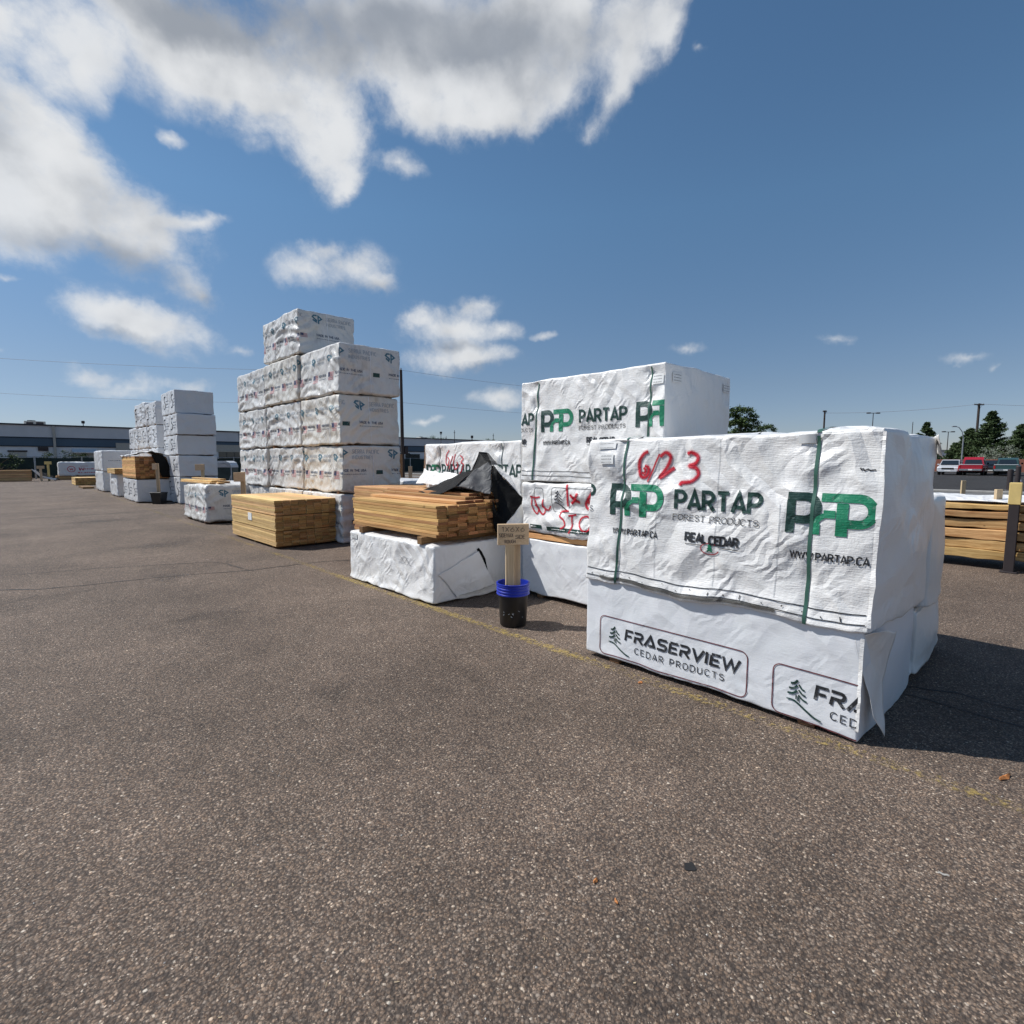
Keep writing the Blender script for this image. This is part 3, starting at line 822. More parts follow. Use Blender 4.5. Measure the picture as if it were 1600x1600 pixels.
me = mesh('painted_line', vv, ff); at = me.attributes.new('edge', 'FLOAT', 'POINT'); at.data.foreach_set('value', [1.0, 0, 1.0] * len(ys))
link('painted_line', me, m, kind='structure')

# cracks and a tarred seam
M['tar'] = simple('tar', (.018, .017, .017), .6)
def crack(pts, w, name='pavement_crack', jit=.02, mat_='tar', z=.003):
    rr = random.Random(len(pts) * 7 + int(w * 1e4)); out = []
    for (a, b_) in zip(pts[:-1], pts[1:]):
        a, b_ = Vector(a), Vector(b_); k = max(2, int((b_ - a).length / .12))
        for i in range(k): out.append(a.lerp(b_, i / k) + Vector((rr.uniform(-jit, jit), rr.uniform(-jit, jit))))
    out.append(Vector(pts[-1])); v_, f_ = [], []
    for i, q in enumerate(out):
        d = (out[min(i + 1, len(out) - 1)] - out[max(0, i - 1)]).normalized(); n_ = Vector((-d.y, d.x)); ww = w * rr.uniform(.25, 1)
        v_ += [(q.x - n_.x * ww, q.y - n_.y * ww, z), (q.x + n_.x * ww, q.y + n_.y * ww, z)]
    for i in range(len(out) - 1): f_.append((2 * i, 2 * i + 1, 2 * i + 3, 2 * i + 2))
    return link(name, mesh(name, v_, f_), M[mat_], kind='structure')
crack([(-5, 11.5), (-.13, 9.83), (.93, 9.51), (2.2, 8.95), (2.32, 8.56), (2.42, 7.88)], .012)
crack([(-5, 10.6), (-.13, 8.74), (.2, 8.47), (.62, 8.34), (1.41, 8.23), (2.42, 7.88), (3.41, 7.79), (4.64, 7.2)], .016)
crack([(-3, 8.6), (-.13, 7.84), (.19, 8.1)], .006)
crack([(2.08, 5.6), (2.36, 5.44), (2.67, 5.39)], .004)
crack([(6.4, 2.0), (4.9, 1.0), (4.37, .64), (4.49, .35), (4.45, .04), (4.6, -.8)], .012)
crack([(5.2, 1.2), (4.21, .61), (4.21, .32), (4.18, .03), (4.1, -.7)], .012)
crack([(-.18, 27.4), (1.42, 26.7), (2.41, 29.3), (3.57, 30.6)], .03)
crack([(1.39, 14.81), (1.61, 14.75)], .02); crack([(1.9, 16.15), (2.79, 16.27)], .02)

# faint oil stains and drips
def stain(right, ahead, a, b_, seed, k=.55):
    x_, y_ = ground(right, ahead); vs, fs, ed = [(x_, y_, .0025)], [], [0.0]; rr = random.Random(seed); n_ = 28
    ph = [rr.uniform(0, 6) for _ in range(4)]
    for j in range(1, 5):
        for i in range(n_):
            th = 2 * math.pi * i / n_; r_ = (j / 4) * (1 + .18 * math.sin(3 * th + ph[0]) + .12 * math.sin(5 * th + ph[1]))
            vs.append((x_ + a * r_ * math.cos(th), y_ + b_ * r_ * math.sin(th), .0025)); ed.append(j / 4)
    for i in range(n_): fs.append((0, 1 + i, 1 + (i + 1) % n_))
    for j in range(3):
        for i in range(n_): q = 1 + j * n_; fs.append((q + i, q + n_ + i, q + n_ + (i + 1) % n_, q + (i + 1) % n_))
    me = mesh('oil_stain', vs, fs); at = me.attributes.new('edge', 'FLOAT', 'POINT'); at.data.foreach_set('value', ed)
    link('oil_stain', me, M['stain'], kind='structure')
m, t, b, o = new_mat('oil_stain'); M['stain'] = m
b.inputs['Base Color'].default_value = (.03, .027, .025, 1); b.inputs['Roughness'].default_value = .6
at_ = node(t, 'ShaderNodeAttribute', attribute_name='edge'); n_ = noise(t, pos(t), 9.0, 6, .7)
v_ = mth(t, 'ADD', at_.outputs['Fac'], mth(t, 'MULTIPLY', mth(t, 'SUBTRACT', n_.outputs[0], .5), 1.5))
tr = node(t, 'ShaderNodeBsdfTransparent'); ms = node(t, 'ShaderNodeMixShader')
t.links.new(maprange(t, v_, .1, 1.0, .20, 0), ms.inputs[0]); t.links.new(tr.outputs[0], ms.inputs[1]); t.links.new(b.outputs[0], ms.inputs[2]); t.links.new(ms.outputs[0], o.inputs[0])
for i, (ri, ah, a, b_) in enumerate([(-3.0, 5.2, .5, .3), (-1.2, 3.4, .22, .16), (-6.5, 9.5, .9, .5), (-4.6, 6.9, .35, .5), (-2.2, 8.2, .5, .3), (-10.5, 13.5, 1.2, .8)]): stain(ri, ah, a, b_, i)

# ================================================================ front stack of two packs
def slabs(parent, lo, hi, n, mat_, name='dunnage_block', wx=None):
    """short cross timbers under a pack"""
    for i in range(n):
        y = lo[1] + (hi[1] - lo[1]) * (.12 + .76 * i / max(1, n - 1))
        b_ = MB().box((lo[0], y - .045, lo[2]), (hi[0], y + .045, hi[2]), .004).build(name, mat_)
        b_.parent = parent
def pack(name, label, lo, hi, mat_, group='wrapped lumber packs', rot=0, blocks=None, blockmat='block', **kw):
    t = thing(name, label, 'lumber pack', (lo[0], lo[1], blocks if blocks is not None else lo[2]), 0, group)
    w = Wrap(lo, hi, **kw); ob = w.build('wrap', mat_); put(ob, t)
    if blocks is not None:
        for i in range(2 if hi[1] - lo[1] < 2.2 else 3):
            n_ = 2 if hi[1] - lo[1] < 2.2 else 3
            y = lo[1] + (hi[1] - lo[1]) * (.14 + .72 * i / (n_ - 1))
            b_ = MB().box((lo[0] + .015, y - .045, blocks + .001), (hi[0] - .04, y + .045, lo[2] + .03), .004).build('dunnage_block', M[blockmat]); put(b_, t)
    return t, w
def put(ob, parent):
    """ob was built in world coordinates: hang it under parent without moving it"""
    if ob is None: return None
    ob.parent = parent; p = parent; off = Vector((0, 0, 0))
    while p is not None: off += Vector(p.location); p = p.parent
    ob.location = Vector(ob.location) - off
    return ob

def pfp(bag, t, x, y, H, face='L', a0=0, sgn=-1, k=.905):
    """the three-letter monogram: dark green P, mid green F joined to a second P"""
    w = .205 * H
    X = lambda pts: [(x + px * H * k, y + py * H) for px, py in pts]
    dk = Print(bag, face, a0, sgn)
    dk.stroke(X([(.1, 0), (.1, .80)]), w, across=2)
    dk.stroke(X([(0, .9), (.46, .9)] + arc(.46, .62, .28, .28, 88, -90, 12) + [(.22, .34)]), w, across=2)
    put(dk.build('monogram_print', M['dkgreen'], None), t)
    g = Print(bag, face, a0, sgn)
    g.stroke(X([(.82, .9), (1.70, .9)] + arc(1.70, .60, .30, .30, 88, -90, 14) + [(1.45, .30)]), w, across=2)
    g.stroke(X([(1.33, .78), (1.33, 0)]), w * 1.18, across=2)
    g.stroke(X([(.72, 0), (.72, .27)]), w, across=2); g.stroke(X([(.69, .22), (.79, .385), (.93, .475)]), w * .62, across=2)
    g.stroke(X([(.90, .505), (1.18, .505)]), w * .92, across=2)
    put(g.build('monogram_print', M['green'], None), t)
def partap_set(bag, t, u0, z0, logo=True):
    """one repeat of the wrap's print; u0 = world Y of the monogram's left edge, z0 = height of its foot"""
    x = -u0
    if logo: pfp(bag, t, x, z0, .232)
    p = Print(bag, 'L', 0, -1)
    p.strokes(text_strokes('PARTAP', x + .535, z0 + .078, .118, .555, gap=.19), .0255)
    put(p.build('lettering', M['dkgreen'], None), t)
    p = Print(bag, 'L', 0, -1)
    p.strokes(text_strokes('FOREST PRODUCTS', x + .52, z0 + .004, .036, .565, serif=True, gap=.16), .0045)
    put(p.build('lettering', M['black'], None), t)
    p = Print(bag, 'L', 0, -1)
    p.strokes(text_strokes('WWW.PARTAP.CA', x + .03, z0 - .138, .040, .375, gap=.17), .0085)
    put(p.build('lettering', M['black'], None), t)
    p = Print(bag, 'L', 0, -1)
    p.strokes(text_strokes('REAL', x + .62, z0 - .130, .052, .145, gap=.13), .0145)
    p.strokes(text_strokes('CEDAR', x + .785, z0 - .137, .052, .185, gap=.13), .0145)
    p.stroke([(x + .62, z0 - .148), (x + .735, z0 - .150)], .005); p.stroke([(x + .845, z0 - .153), (x + .97, z0 - .156)], .005)
    put(p.build('lettering', M['black'], None), t)
    p = Print(bag, 'L', 0, -1)
    p.stroke([(x + .79 + .062 * math.cos(a), z0 - .168 + .036 * math.sin(a)) for a in np.linspace(R(55), R(400 - 55), 22)][::1], .006)
    put(p.build('ring_print', M['redprint'], None), t)
    p = Print(bag, 'L', 0, -1)
    for k_, (w_, h_) in enumerate([(.012, .028), (.020, .012), (.028, -.004), (.034, -.020)]):
        p.stroke([(x + .79 - w_ / 2, z0 - .162 + h_ - .004), (x + .79, z0 - .162 + h_ + .012), (x + .79 + w_ / 2, z0 - .162 + h_ - .004)], .011)
    put(p.build('tree_print', M['green'], None), t)
def hem_lines(bag, t, zs, u0, u1):
    p = Print(bag, 'L', 0, -1)
    for z in zs: p.stroke([(-u1, z), (-(u0 + u1) / 2, z - .004), (-u0, z)], .006, seg=.03)
    put(p.build('hem_line', M['black'], None), t)
def strap(bag, t, u, z0, z1, w, mat_='strap', over=True, lean=0):
    p = Print(bag, 'L', 0, -1); p.stroke([(-(u + lean), z0), (-u, z1)], w, seg=.025)
    put(p.build('strap', M[mat_], None, off=.006), t)
def rlabel(bag, t, face, a, z, w, h, rows=3, seed=1):
    sgn = -1 if face == 'L' else 1
    p = Print(bag, face, 0, sgn); p.rect(sgn * a, z - h, sgn * a + w, z)
    lb = put(p.build('paper_label', M['label'], None, off=.008), t)
    p = Print(bag, face, 0, sgn)
    for r_ in range(rows): p.strokes(scribble(0, sgn * a + w * .1, z - h * (.22 + .6 * r_ / max(1, rows - 1)), h * .09, w * .75, seed + r_), h * .05)
    if rows: 
        q = put(p.build('label_text', M['black'], None, off=.010), t)

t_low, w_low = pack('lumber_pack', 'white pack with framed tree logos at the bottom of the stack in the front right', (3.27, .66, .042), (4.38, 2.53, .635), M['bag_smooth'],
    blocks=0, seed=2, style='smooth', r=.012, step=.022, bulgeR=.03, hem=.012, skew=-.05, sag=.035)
t_top, w_top = pack('lumber_pack', 'crinkled white pack sprayed 6/23 in red, lying on the pack with framed tree logos', (3.26, .635, .625), (4.45, 2.525, 1.70), M['bag'],
    seed=1, style='crumple', r=.014, step=.0135, straps=(2.22, .95), end=.75, bulgeR=.065, bulgeL=.012, top_shift=(0, -.015), skew=-.06, hem=.022, flare=.016, bulgeT=.035)
partap_set(w_top, t_top, 2.315, 1.152)
partap_set(w_top, t_top, 2.315 + 1.25, 1.165, logo=False)
pfp(w_top, t_top, -1.078, 1.14, .232)
p = Print(w_top, 'L', 0, -1); p.strokes(text_strokes('WWW.PARTAP.CA', -1.045, .995, .040, .385, gap=.17), .0085); put(p.build('lettering', M['black'], None), t_top)
hem_lines(w_top, t_top, (.725, .672), .655, 2.51)
strap(w_top, t_top, 2.19, .63, 1.69, .017, lean=.06); strap(w_top, t_top, .945, .63, 1.68, .019, lean=.005)
# strap continues over the top
for y_, w_ in ((2.19, .010), (.945, .012)):
    xs = np.linspace(.0, 1.18, 40); X = np.zeros((40, 3)); X[:, 0] = xs; X[:, 2] = w_top.dim[2]
    A = X.copy(); A[:, 1] = y_ - .635 - w_; B_ = X.copy(); B_[:, 1] = y_ - .635 + w_
    a = w_top.S(A, .008); b_ = w_top.S(B_, .008)
    put(link('strap', mesh('strap', np.concatenate([a, b_]), [(i, i + 1, 41 + i, 40 + i) for i in range(39)]), M['strap']), t_top)
rlabel(w_top, t_top, 'L', 2.43, 1.685, .15, .05, 2, 5); rlabel(w_top, t_top, 'L', 2.41, 1.60, .12, .075, 3, 9)
rlabel(w_top, t_top, 'L', 1.045, 1.690, .085, .048, 0)
p = Print(w_top, 'L', 0, -1); p.strokes([[(-.735, 1.51), (-.730, 1.50), (-.722, 1.505), (-.715, 1.495), (-.70, 1.503), (-.69, 1.497), (-.665, 1.50)]], .006); put(p.build('ink_mark', M['black'], None), t_top)
# hand-sprayed date
def spray(bag, t, lst, w, name='spray_mark', halo=1.9, mat_='spray', across=4):
    p = Print(bag, 'L', 0, -1); p.strokes(lst, w, seg=.012, across=across, edge=True)
    put(p.build(name, M[mat_], None, off=.006), t)
    if halo:
        p = Print(bag, 'L', 0, -1); p.strokes(lst, w * halo, seg=.02, across=6, edge=True)
        put(p.build('overspray', M['spray_thin'], None, off=.005), t)
def smooth_path(pts, n=8):
    P_ = [np.array(q, float) for q in pts]; P_ = [P_[0]] + P_ + [P_[-1]]; out = []
    for i in range(1, len(P_) - 2):
        for k in range(n):
            u = k / n; a, b_, c, d = P_[i - 1], P_[i], P_[i + 1], P_[i + 2]
            out.append(tuple(.5 * ((2 * b_) + (-a + c) * u + (2 * a - 5 * b_ + 4 * c - d) * u * u + (-a + 3 * b_ - 3 * c + d) * u ** 3)))
    out.append(tuple(P_[-2])); return out
six = smooth_path([(-2.005, 1.615), (-2.04, 1.60), (-2.075, 1.545), (-2.07, 1.455), (-2.04, 1.435), (-2.01, 1.455), (-2.005, 1.50), (-2.035, 1.515)])
slash = smooth_path([(-1.915, 1.60), (-1.955, 1.52), (-2.00, 1.42), (-2.01, 1.405)])
two = smooth_path([(-1.915, 1.575), (-1.87, 1.605), (-1.835, 1.575), (-1.86, 1.51), (-1.91, 1.445), (-1.90, 1.44), (-1.85, 1.475), (-1.805, 1.505)])
three = smooth_path([(-1.72, 1.59), (-1.69, 1.60), (-1.645, 1.575), (-1.655, 1.535), (-1.70, 1.515), (-1.65, 1.50), (-1.635, 1.455), (-1.68, 1.415), (-1.745, 1.405), (-1.755, 1.385)])
spray(w_top, t_top, [six, two, three], .026); spray(w_top, t_top, [slash], .014)
p = Print(w_top, 'L', 0, -1); p.strokes([smooth_path([(-2.055, 1.47), (-2.035, 1.46), (-2.03, 1.49), (-2.045, 1.50)])], .03, seg=.012, across=3, edge=True); put(p.build('spray_mark', M['spray'], None, off=.0065), t_top)

def rrect(x0, y0, x1, y1, r):
    return [(x0 + r, y0)] + arc(x1 - r, y0 + r, r, r, -90, 0, 5) + arc(x1 - r, y1 - r, r, r, 0, 90, 5) + arc(x0 + r, y1 - r, r, r, 90, 180, 5) + arc(x0 + r, y0 + r, r, r, 180, 270, 5)
def conifer_logo(p_, p2, x, y, s_, hill=True):
    for k in range(3):
        yy = y + s_ * (.94 - .24 * k); ww = s_ * (.30 + .06 * k)
        p_.stroke(smooth_path([(x - .01 * s_, yy), (x - ww * .45, yy - .16 * s_), (x - ww, yy - .20 * s_)], 4), s_ * .095)
        p2.stroke(smooth_path([(x + .04 * s_, yy - .18 * s_), (x + ww * .5, yy - .34 * s_), (x + ww * .95, yy - .40 * s_)], 4), s_ * .075)
    p2.stroke([(x - .05 * s_, y + .05 * s_), (x - .05 * s_, y + .26 * s_)], s_ * .055); p2.stroke([(x + .05 * s_, y - .02 * s_), (x + .05 * s_, y + .22 * s_)], s_ * .055)
    if hill: p_.stroke(smooth_path([(x - .45 * s_, y - .02 * s_), (x - .1 * s_, y - .04 * s_), (x + .35 * s_, y - .32 * s_), (x + .72 * s_, y - .52 * s_), (x + 1.0 * s_, y - .58 * s_)], 5), s_ * .09, taper=True)
def fraser_letters(p_, x, y, h, w):
    """wide, cut, forward-leaning capitals"""
    T = {'F': (.80, [[(.80, .93), (.10, .93), (.10, 0)], [(.24, .45), (.70, .45)]]),
         'R': (.95, [[(.0, .93), (.62, .93)] + arc(.62, .70, .20, .23, 90, -90, 5) + [(.13, .47), (.10, 0)], [(.50, .40), (.90, 0)]]),
         'A': (1.05, [[(.0, 0), (.50, .96), (1.0, 0)], [(.36, .12), (.84, .12)]]),
         'S': (.92, [[(.90, .93), (.26, .93)] + arc(.26, .72, .17, .21, 90, 270, 5) + [(.68, .50)] + arc(.68, .28, .18, .22, 90, -90, 5) + [(.02, .07)]]),
         'E': (.86, [[(.86, .93), (.12, .93)], [(.12, .86), (.12, .07), (.84, .07)], [(.24, .5), (.74, .5)]]),
         'V': (.98, [[(.02, 1), (.48, .05), (.98, 1)]]), 'I': (.2, [[(.1, 0), (.1, 1)]]),
         'W': (1.35, [[(.02, 1), (.36, .05), (.68, .85), (1.0, .05), (1.34, 1)]])}
    word = 'FRASERVIEW'; gap = .17; adv = sum(T[c][0] + gap for c in word) - gap + .12; k = w / adv; cx = 0
    for c in word:
        for st in T[c][1]: p_.stroke([(x + (cx + px + .12 * py) * k, y + py * h) for px, py in st], h * .215)
        cx += T[c][0] + gap
def fraser_panel(bag, t, u0, zc, frame=True):
    x = -u0
    p_ = Print(bag, 'L', 0, -1); p_.stroke(rrect(x, zc - .148, x + 1.13, zc + .148, .045) + [(x + .045, zc - .148)], .0065, seg=.03); put(p_.build('frame_print', M['redline'], None), t)
    a, b_ = Print(bag, 'L', 0, -1), Print(bag, 'L', 0, -1); conifer_logo(a, b_, x + .14, zc - .042, .13)
    put(a.build('tree_print', M['dkgreen'], None), t); put(b_.build('tree_print', M['dkgreen'], None), t)
    p_ = Print(bag, 'L', 0, -1); fraser_letters(p_, x + .225, zc + .000, .082, .86); put(p_.build('lettering', M['black'], None), t)
    p_ = Print(bag, 'L', 0, -1); p_.strokes(text_strokes('CEDAR PRODUCTS', x + .315, zc - .082, .042, .67, gap=.33), .0062); put(p_.build('lettering', M['black'], None), t)
fraser_panel(w_low, t_low, 2.392, .212); fraser_panel(w_low, t_low, 1.108, .200); fraser_panel(w_low, t_low, 3.668, .212)

# loose corner of the sheet, hanging clear at the near corner
def cloth(name, quads, mat_, parent, n=18, wob=.012, seed=1, thick=.0015, both=None):
    """quads: list of four corner points each; subdivided and rumpled into one sheet"""
    vs, fs = [], []
    for qd in quads:
        a, b_, c, d = [np.array(q, float) for q in qd]; base = len(vs)
        for i in range(n + 1):
            for j in range(n + 1):
                u, v_ = i / n, j / n; q = (1 - u) * (1 - v_) * a + u * (1 - v_) * b_ + u * v_ * c + (1 - u) * v_ * d; vs.append(q)
        for i in range(n):
            for j in range(n): k = base + i * (n + 1) + j; fs.append((k, k + n + 1, k + n + 2, k + 1))
    P_ = np.array(vs); s_ = seed * 4.1
    for ax in range(3): P_[:, ax] += wob * (fbm(P_ * 4 + s_ + ax * 20, 2) * 1.6) + wob * 22 * facets(P_ * 1.6, seed * 3 + ax, [(3.0, .016), (6.0, .010)], steep=.3)
    me = mesh(name, P_, fs, True)
    bm = bmesh.new(); bm.from_mesh(me); bmesh.ops.remove_doubles(bm, verts=bm.verts, dist=1e-4); bmesh.ops.recalc_face_normals(bm, faces=bm.faces[:]); bm.to_mesh(me); bm.free()
    o_ = link(name, me, mat_); md = o_.modifiers.new('thickness', 'SOLIDIFY'); md.thickness = thick; md.offset = 0
    return put(o_, parent)
cloth('loose_flap', [((3.262, .70, .60), (3.30, .615, .64), (3.62, .575, .58), (3.50, .60, .30)), ((3.262, .70, .60), (3.50, .60, .30), (3.42, .56, .03), (3.30, .60, .16))], M['bag_plain'], t_low, wob=.012, seed=4)

# ---------------------------------------------------------------- packs behind the front stack
t_, w_ = pack('lumber_pack', 'rumpled bare white pack directly behind the front right stack, upper one', (4.56, .575, .50), (5.36, 2.4, 1.28), M['bag_plain'], seed=5, style='crumple', amp=.9, r=.03, step=.035, bulgeR=.04, hem=.03, flare=.03, skew=.02)
t_, w_ = pack('lumber_pack', 'sagging bare white pack on the asphalt behind the front right stack', (4.5, .61, .05), (5.5, 2.4, .50), M['bag_plain'], blocks=0, seed=6, style='crumple', amp=1.2, r=.03, step=.035, bulgeR=.05, hem=.03, flare=.05)

# ---------------------------------------------------------------- second stack: three packs
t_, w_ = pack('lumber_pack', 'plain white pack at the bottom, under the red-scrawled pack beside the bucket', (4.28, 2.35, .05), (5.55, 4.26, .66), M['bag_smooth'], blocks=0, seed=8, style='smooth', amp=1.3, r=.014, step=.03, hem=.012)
t_, w_mid = pack('lumber_pack', 'crumpled white pack scrawled all over in red spray, second in its stack', (4.27, 2.40, .735), (5.55, 4.25, 1.30), M['bag'], seed=9, style='crumple', amp=2.3, r=.02, step=.022, hem=.012)
for k in range(9):
    put(MB().box((4.29 + .139 * k, 2.41, .672), (4.29 + .139 * k + .136, 4.245 - .01 * (k % 3), .728), .002).build('board', M['cedar']), t_)
spray(w_mid, t_, [smooth_path([(-3.57, 1.33 - .03), (-3.565, 1.2), (-3.575, 1.06)])], .026)
spray(w_mid, t_, [smooth_path([(-3.53, 1.20), (-3.46, 1.14), (-3.40, 1.12)]), smooth_path([(-3.42, 1.22), (-3.46, 1.15), (-3.52, 1.10)]),
    smooth_path([(-3.20, 1.28), (-3.28, 1.17), (-3.33, 1.10), (-3.29, 1.06), (-3.24, 1.10), (-3.30, 1.13)])], .034)
spray(w_mid, t_, [smooth_path([(-3.56, 1.02), (-3.66, 1.01), (-3.68, .96), (-3.62, .92), (-3.60, .86), (-3.66, .82)]), smooth_path([(-3.56, .97), (-3.44, .99)]), smooth_path([(-3.50, .98), (-3.50, .86), (-3.53, .78)]),
    smooth_path([(-3.36, .98), (-3.41, .90), (-3.36, .83), (-3.28, .84), (-3.26, .93), (-3.31, .98), (-3.36, .97)])], .020, mat_='spray')
spray(w_mid, t_, [smooth_path([(-4.13, 1.15), (-4.04, 1.14), (-3.98, 1.15)]), smooth_path([(-4.10, 1.14), (-4.09, 1.02), (-4.03, .96), (-4.0, 1.02), (-4.05, 1.06)]), smooth_path([(-4.06, 1.13), (-3.99, 1.0), (-3.93, .96), (-3.90, 1.02), (-3.94, 1.05)]),
    smooth_path([(-3.93, 1.13), (-3.92, 1.05), (-3.86, 1.01), (-3.83, 1.06)])], .019)
a, b_ = Print(w_mid, 'L', 0, -1), Print(w_mid, 'L', 0, -1); conifer_logo(a, b_, -3.70, 1.10, .14)
put(a.build('tree_print', M['black'], None), t_); put(b_.build('tree_print', M['black'], None), t_)
for q_ in (rrect(-4.06, 1.06, -3.93, 1.25, .03), rrect(-3.80, 1.0, -3.0, 1.265, .04)): p = Print(w_mid, 'L', 0, -1); p.stroke(q_, .005); put(p.build('frame_print', M['black'], None), t_)
for q_ in ((-3.86, .79, -3.02, .835), (-4.12, .80, -3.94, .84)): p = Print(w_mid, 'L', 0, -1); p.rect(*q_); put(p.build('band_print', M['dkgreen'], None), t_)
p = Print(w_mid, 'L', 0, -1)
for k in range(3): p.strokes(scribble(0, -3.78 + k * .27, .81, .012, .2, k), .008)
put(p.build('lettering', M['label'], None, off=.006), t_)
t_, w_ = pack('lumber_pack', 'tall white pack with green monograms on top of the red-scrawled pack', (4.28, 2.47, 1.325), (5.60, 4.28, 2.42), M['bag'], seed=11, style='crumple', r=.014, step=.02, straps=(4.05, 2.63), hem=.014, amp=.85, bulgeT=.02)
partap_set(w_, t_, 3.965, 1.862); partap_set(w_, t_, 3.965 + 1.21, 1.872, logo=False); pfp(w_, t_, -2.765, 1.862, .232)
hem_lines(w_, t_, (1.435, 1.385), 2.50, 4.27)
strap(w_, t_, 4.01, 1.33, 2.40, .020, lean=.09); strap(w_, t_, 2.61, 1.33, 2.40, .018, lean=.05)
rlabel(w_, t_, 'R', 4.40, 2.345, .17, .085, 3, 21); rlabel(w_, t_, 'R', 5.42, 2.345, .16, .085, 3, 22); rlabel(w_, t_, 'L', 2.60, 2.33, .11, .09, 3, 23)

# ---------------------------------------------------------------- third stack
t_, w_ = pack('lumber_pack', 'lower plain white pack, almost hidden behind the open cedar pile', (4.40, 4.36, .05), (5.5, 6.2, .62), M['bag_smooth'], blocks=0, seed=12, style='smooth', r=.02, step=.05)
t_, w_ = pack('lumber_pack', 'white pack sprayed with a red date behind the open cedar pile', (4.33, 4.33, .65), (5.5, 6.26, 1.78), M['bag'], seed=13, style='drape', amp=.9, r=.02, step=.022, straps=(5.93, 4.68), hem=.015, bulgeT=.03)
pfp(w_, t_, -6.23, 1.33, .17)
for uu in (5.86, 4.98):
    p = Print(w_, 'L', 0, -1); p.strokes(text_strokes('PARTAP', -uu, 1.36, .135, .60 if uu > 5 else .66, gap=.17), .024); put(p.build('lettering', M['dkgreen'], None), t_)
strap(w_, t_, 5.92, .66, 1.75, .018, 'strap_dark'); strap(w_, t_, 4.66, .66, 1.76, .018, 'strap_dark')
spray(w_, t_, [smooth_path([(-5.70, 1.70), (-5.76, 1.63), (-5.77, 1.53), (-5.73, 1.49), (-5.70, 1.56), (-5.74, 1.60)]), smooth_path([(-5.62, 1.62), (-5.66, 1.53), (-5.70, 1.43)]),
    smooth_path([(-5.56, 1.65), (-5.60, 1.52), (-5.56, 1.44), (-5.50, 1.48), (-5.53, 1.54)]), smooth_path([(-5.46, 1.62), (-5.40, 1.58), (-5.44, 1.53), (-5.39, 1.50), (-5.42, 1.42), (-5.47, 1.38)])], .017)
cloth('loose_flap', [((4.30, 6.25, 1.45), (4.15, 5.6, 1.40), (4.05, 5.6, 1.24), (4.20, 6.30, 1.22)), ((4.15, 5.6, 1.40), (4.2, 5.1, 1.35), (4.1, 5.1, 1.2), (4.05, 5.6, 1.24))], M['bag'], t_, wob=.04, seed=9)

# ================================================================ piles of boards
BM = {}
def board_mesh(w, l, h, bev=.0022):
    key = (round(w, 3), round(l, 2), round(h, 3))
    if key not in BM:
        BM[key] = MB().box((0, 0, 0), (w, l, h), bev).build('tmp', [M['pine']]).data
        for o_ in [q for q in D.objects if q.name.startswith('tmp')]: D.objects.remove(o_)
    return BM[key]
def board_pile(t, x0, nx, w, y0, L_, z0, nz, h, mats_, seed, gapx=.003, layer=None, layer_gap=.012, jy=.012, name='board'):
    rr = random.Random(seed); base = board_mesh(w - gapx, L_, h - .003)
    me = base.copy(); me.name = 'board'; me.materials.clear(); me.materials.append(mats_)
    for k in range(nz):
        z = z0 + k * h + (layer_gap * (k // layer) if layer else 0)
        for i in range(nx):
            o_ = D.objects.new(name, me); C.objects.link(o_)
            o_.location = (x0 + i * w + rr.uniform(-.001, .001), y0 + rr.uniform(-jy, jy), z); put(o_, t)
    return me
t_ = thing('board_pile', 'square pile of yellow sawn boards on the asphalt in front of the tall tower', 'lumber pile', (3.35, 9.42, 0), 0)
board_pile(t_, 3.35, 8, .14, 9.42, 2.42, .045, 21, .0375, M['pine'], 5, layer=7, layer_gap=.013, gapx=.007, jy=.022)
for k in range(3): put(MB().box((3.37, 9.6 + .95 * k, .001), (4.45, 9.69 + .95 * k, .043), .004).build('dunnage_block', M['block']), t_)
for z_ in (.3075, .583):
    for k in range(3): put(MB().box((3.356, 9.55 + .98 * k, z_ + .0003), (4.462, 9.60 + .98 * k, z_ + .0122)).build('sticker', M['block']), t_)
put(MB().box((3.342, 10.62, .42), (3.349, 10.82, .56)).build('paper_label', M['label']), t_)

t_ = thing('board_pile', 'open pile of cedar boards under a black hood, on the low white pack', 'lumber pile', (3.27, 4.52, .66), 0)
me = board_pile(t_, 3.27, 8, .137, 4.52, 1.86, .727, 10, .0345, M['cedar'], 8, jy=.03, gapx=.006)
rr = random.Random(5)
for i in range(16):
    o_ = D.objects.new('board', me.copy() if i == 0 else me2); C.objects.link(o_)
    if i == 0: o_.data.materials.clear(); o_.data.materials.append(M['redcedar']); me2 = o_.data
    row = 0 if i < 6 else (1 if i < 11 else 2)
    xs = [3.56, 3.70, 3.84, 3.98, 4.12, 4.24, 3.75, 3.90, 4.04, 4.18, 4.30, 3.84, 4.0, 4.12, 4.24, 4.32][i]
    o_.location = (xs, 4.50 + rr.uniform(-.02, .12) + (.1 if row else 0), 1.0735 + row * .0345); o_.rotation_euler = (0, 0, R(rr.uniform(-1.6, 1.2)));  put(o_, t_)
for y_ in (4.72, 6.02): put(MB().box((3.20, y_, .645), (4.36, y_ + .09, .725), .004).build('dunnage_block', M['block']), t_)

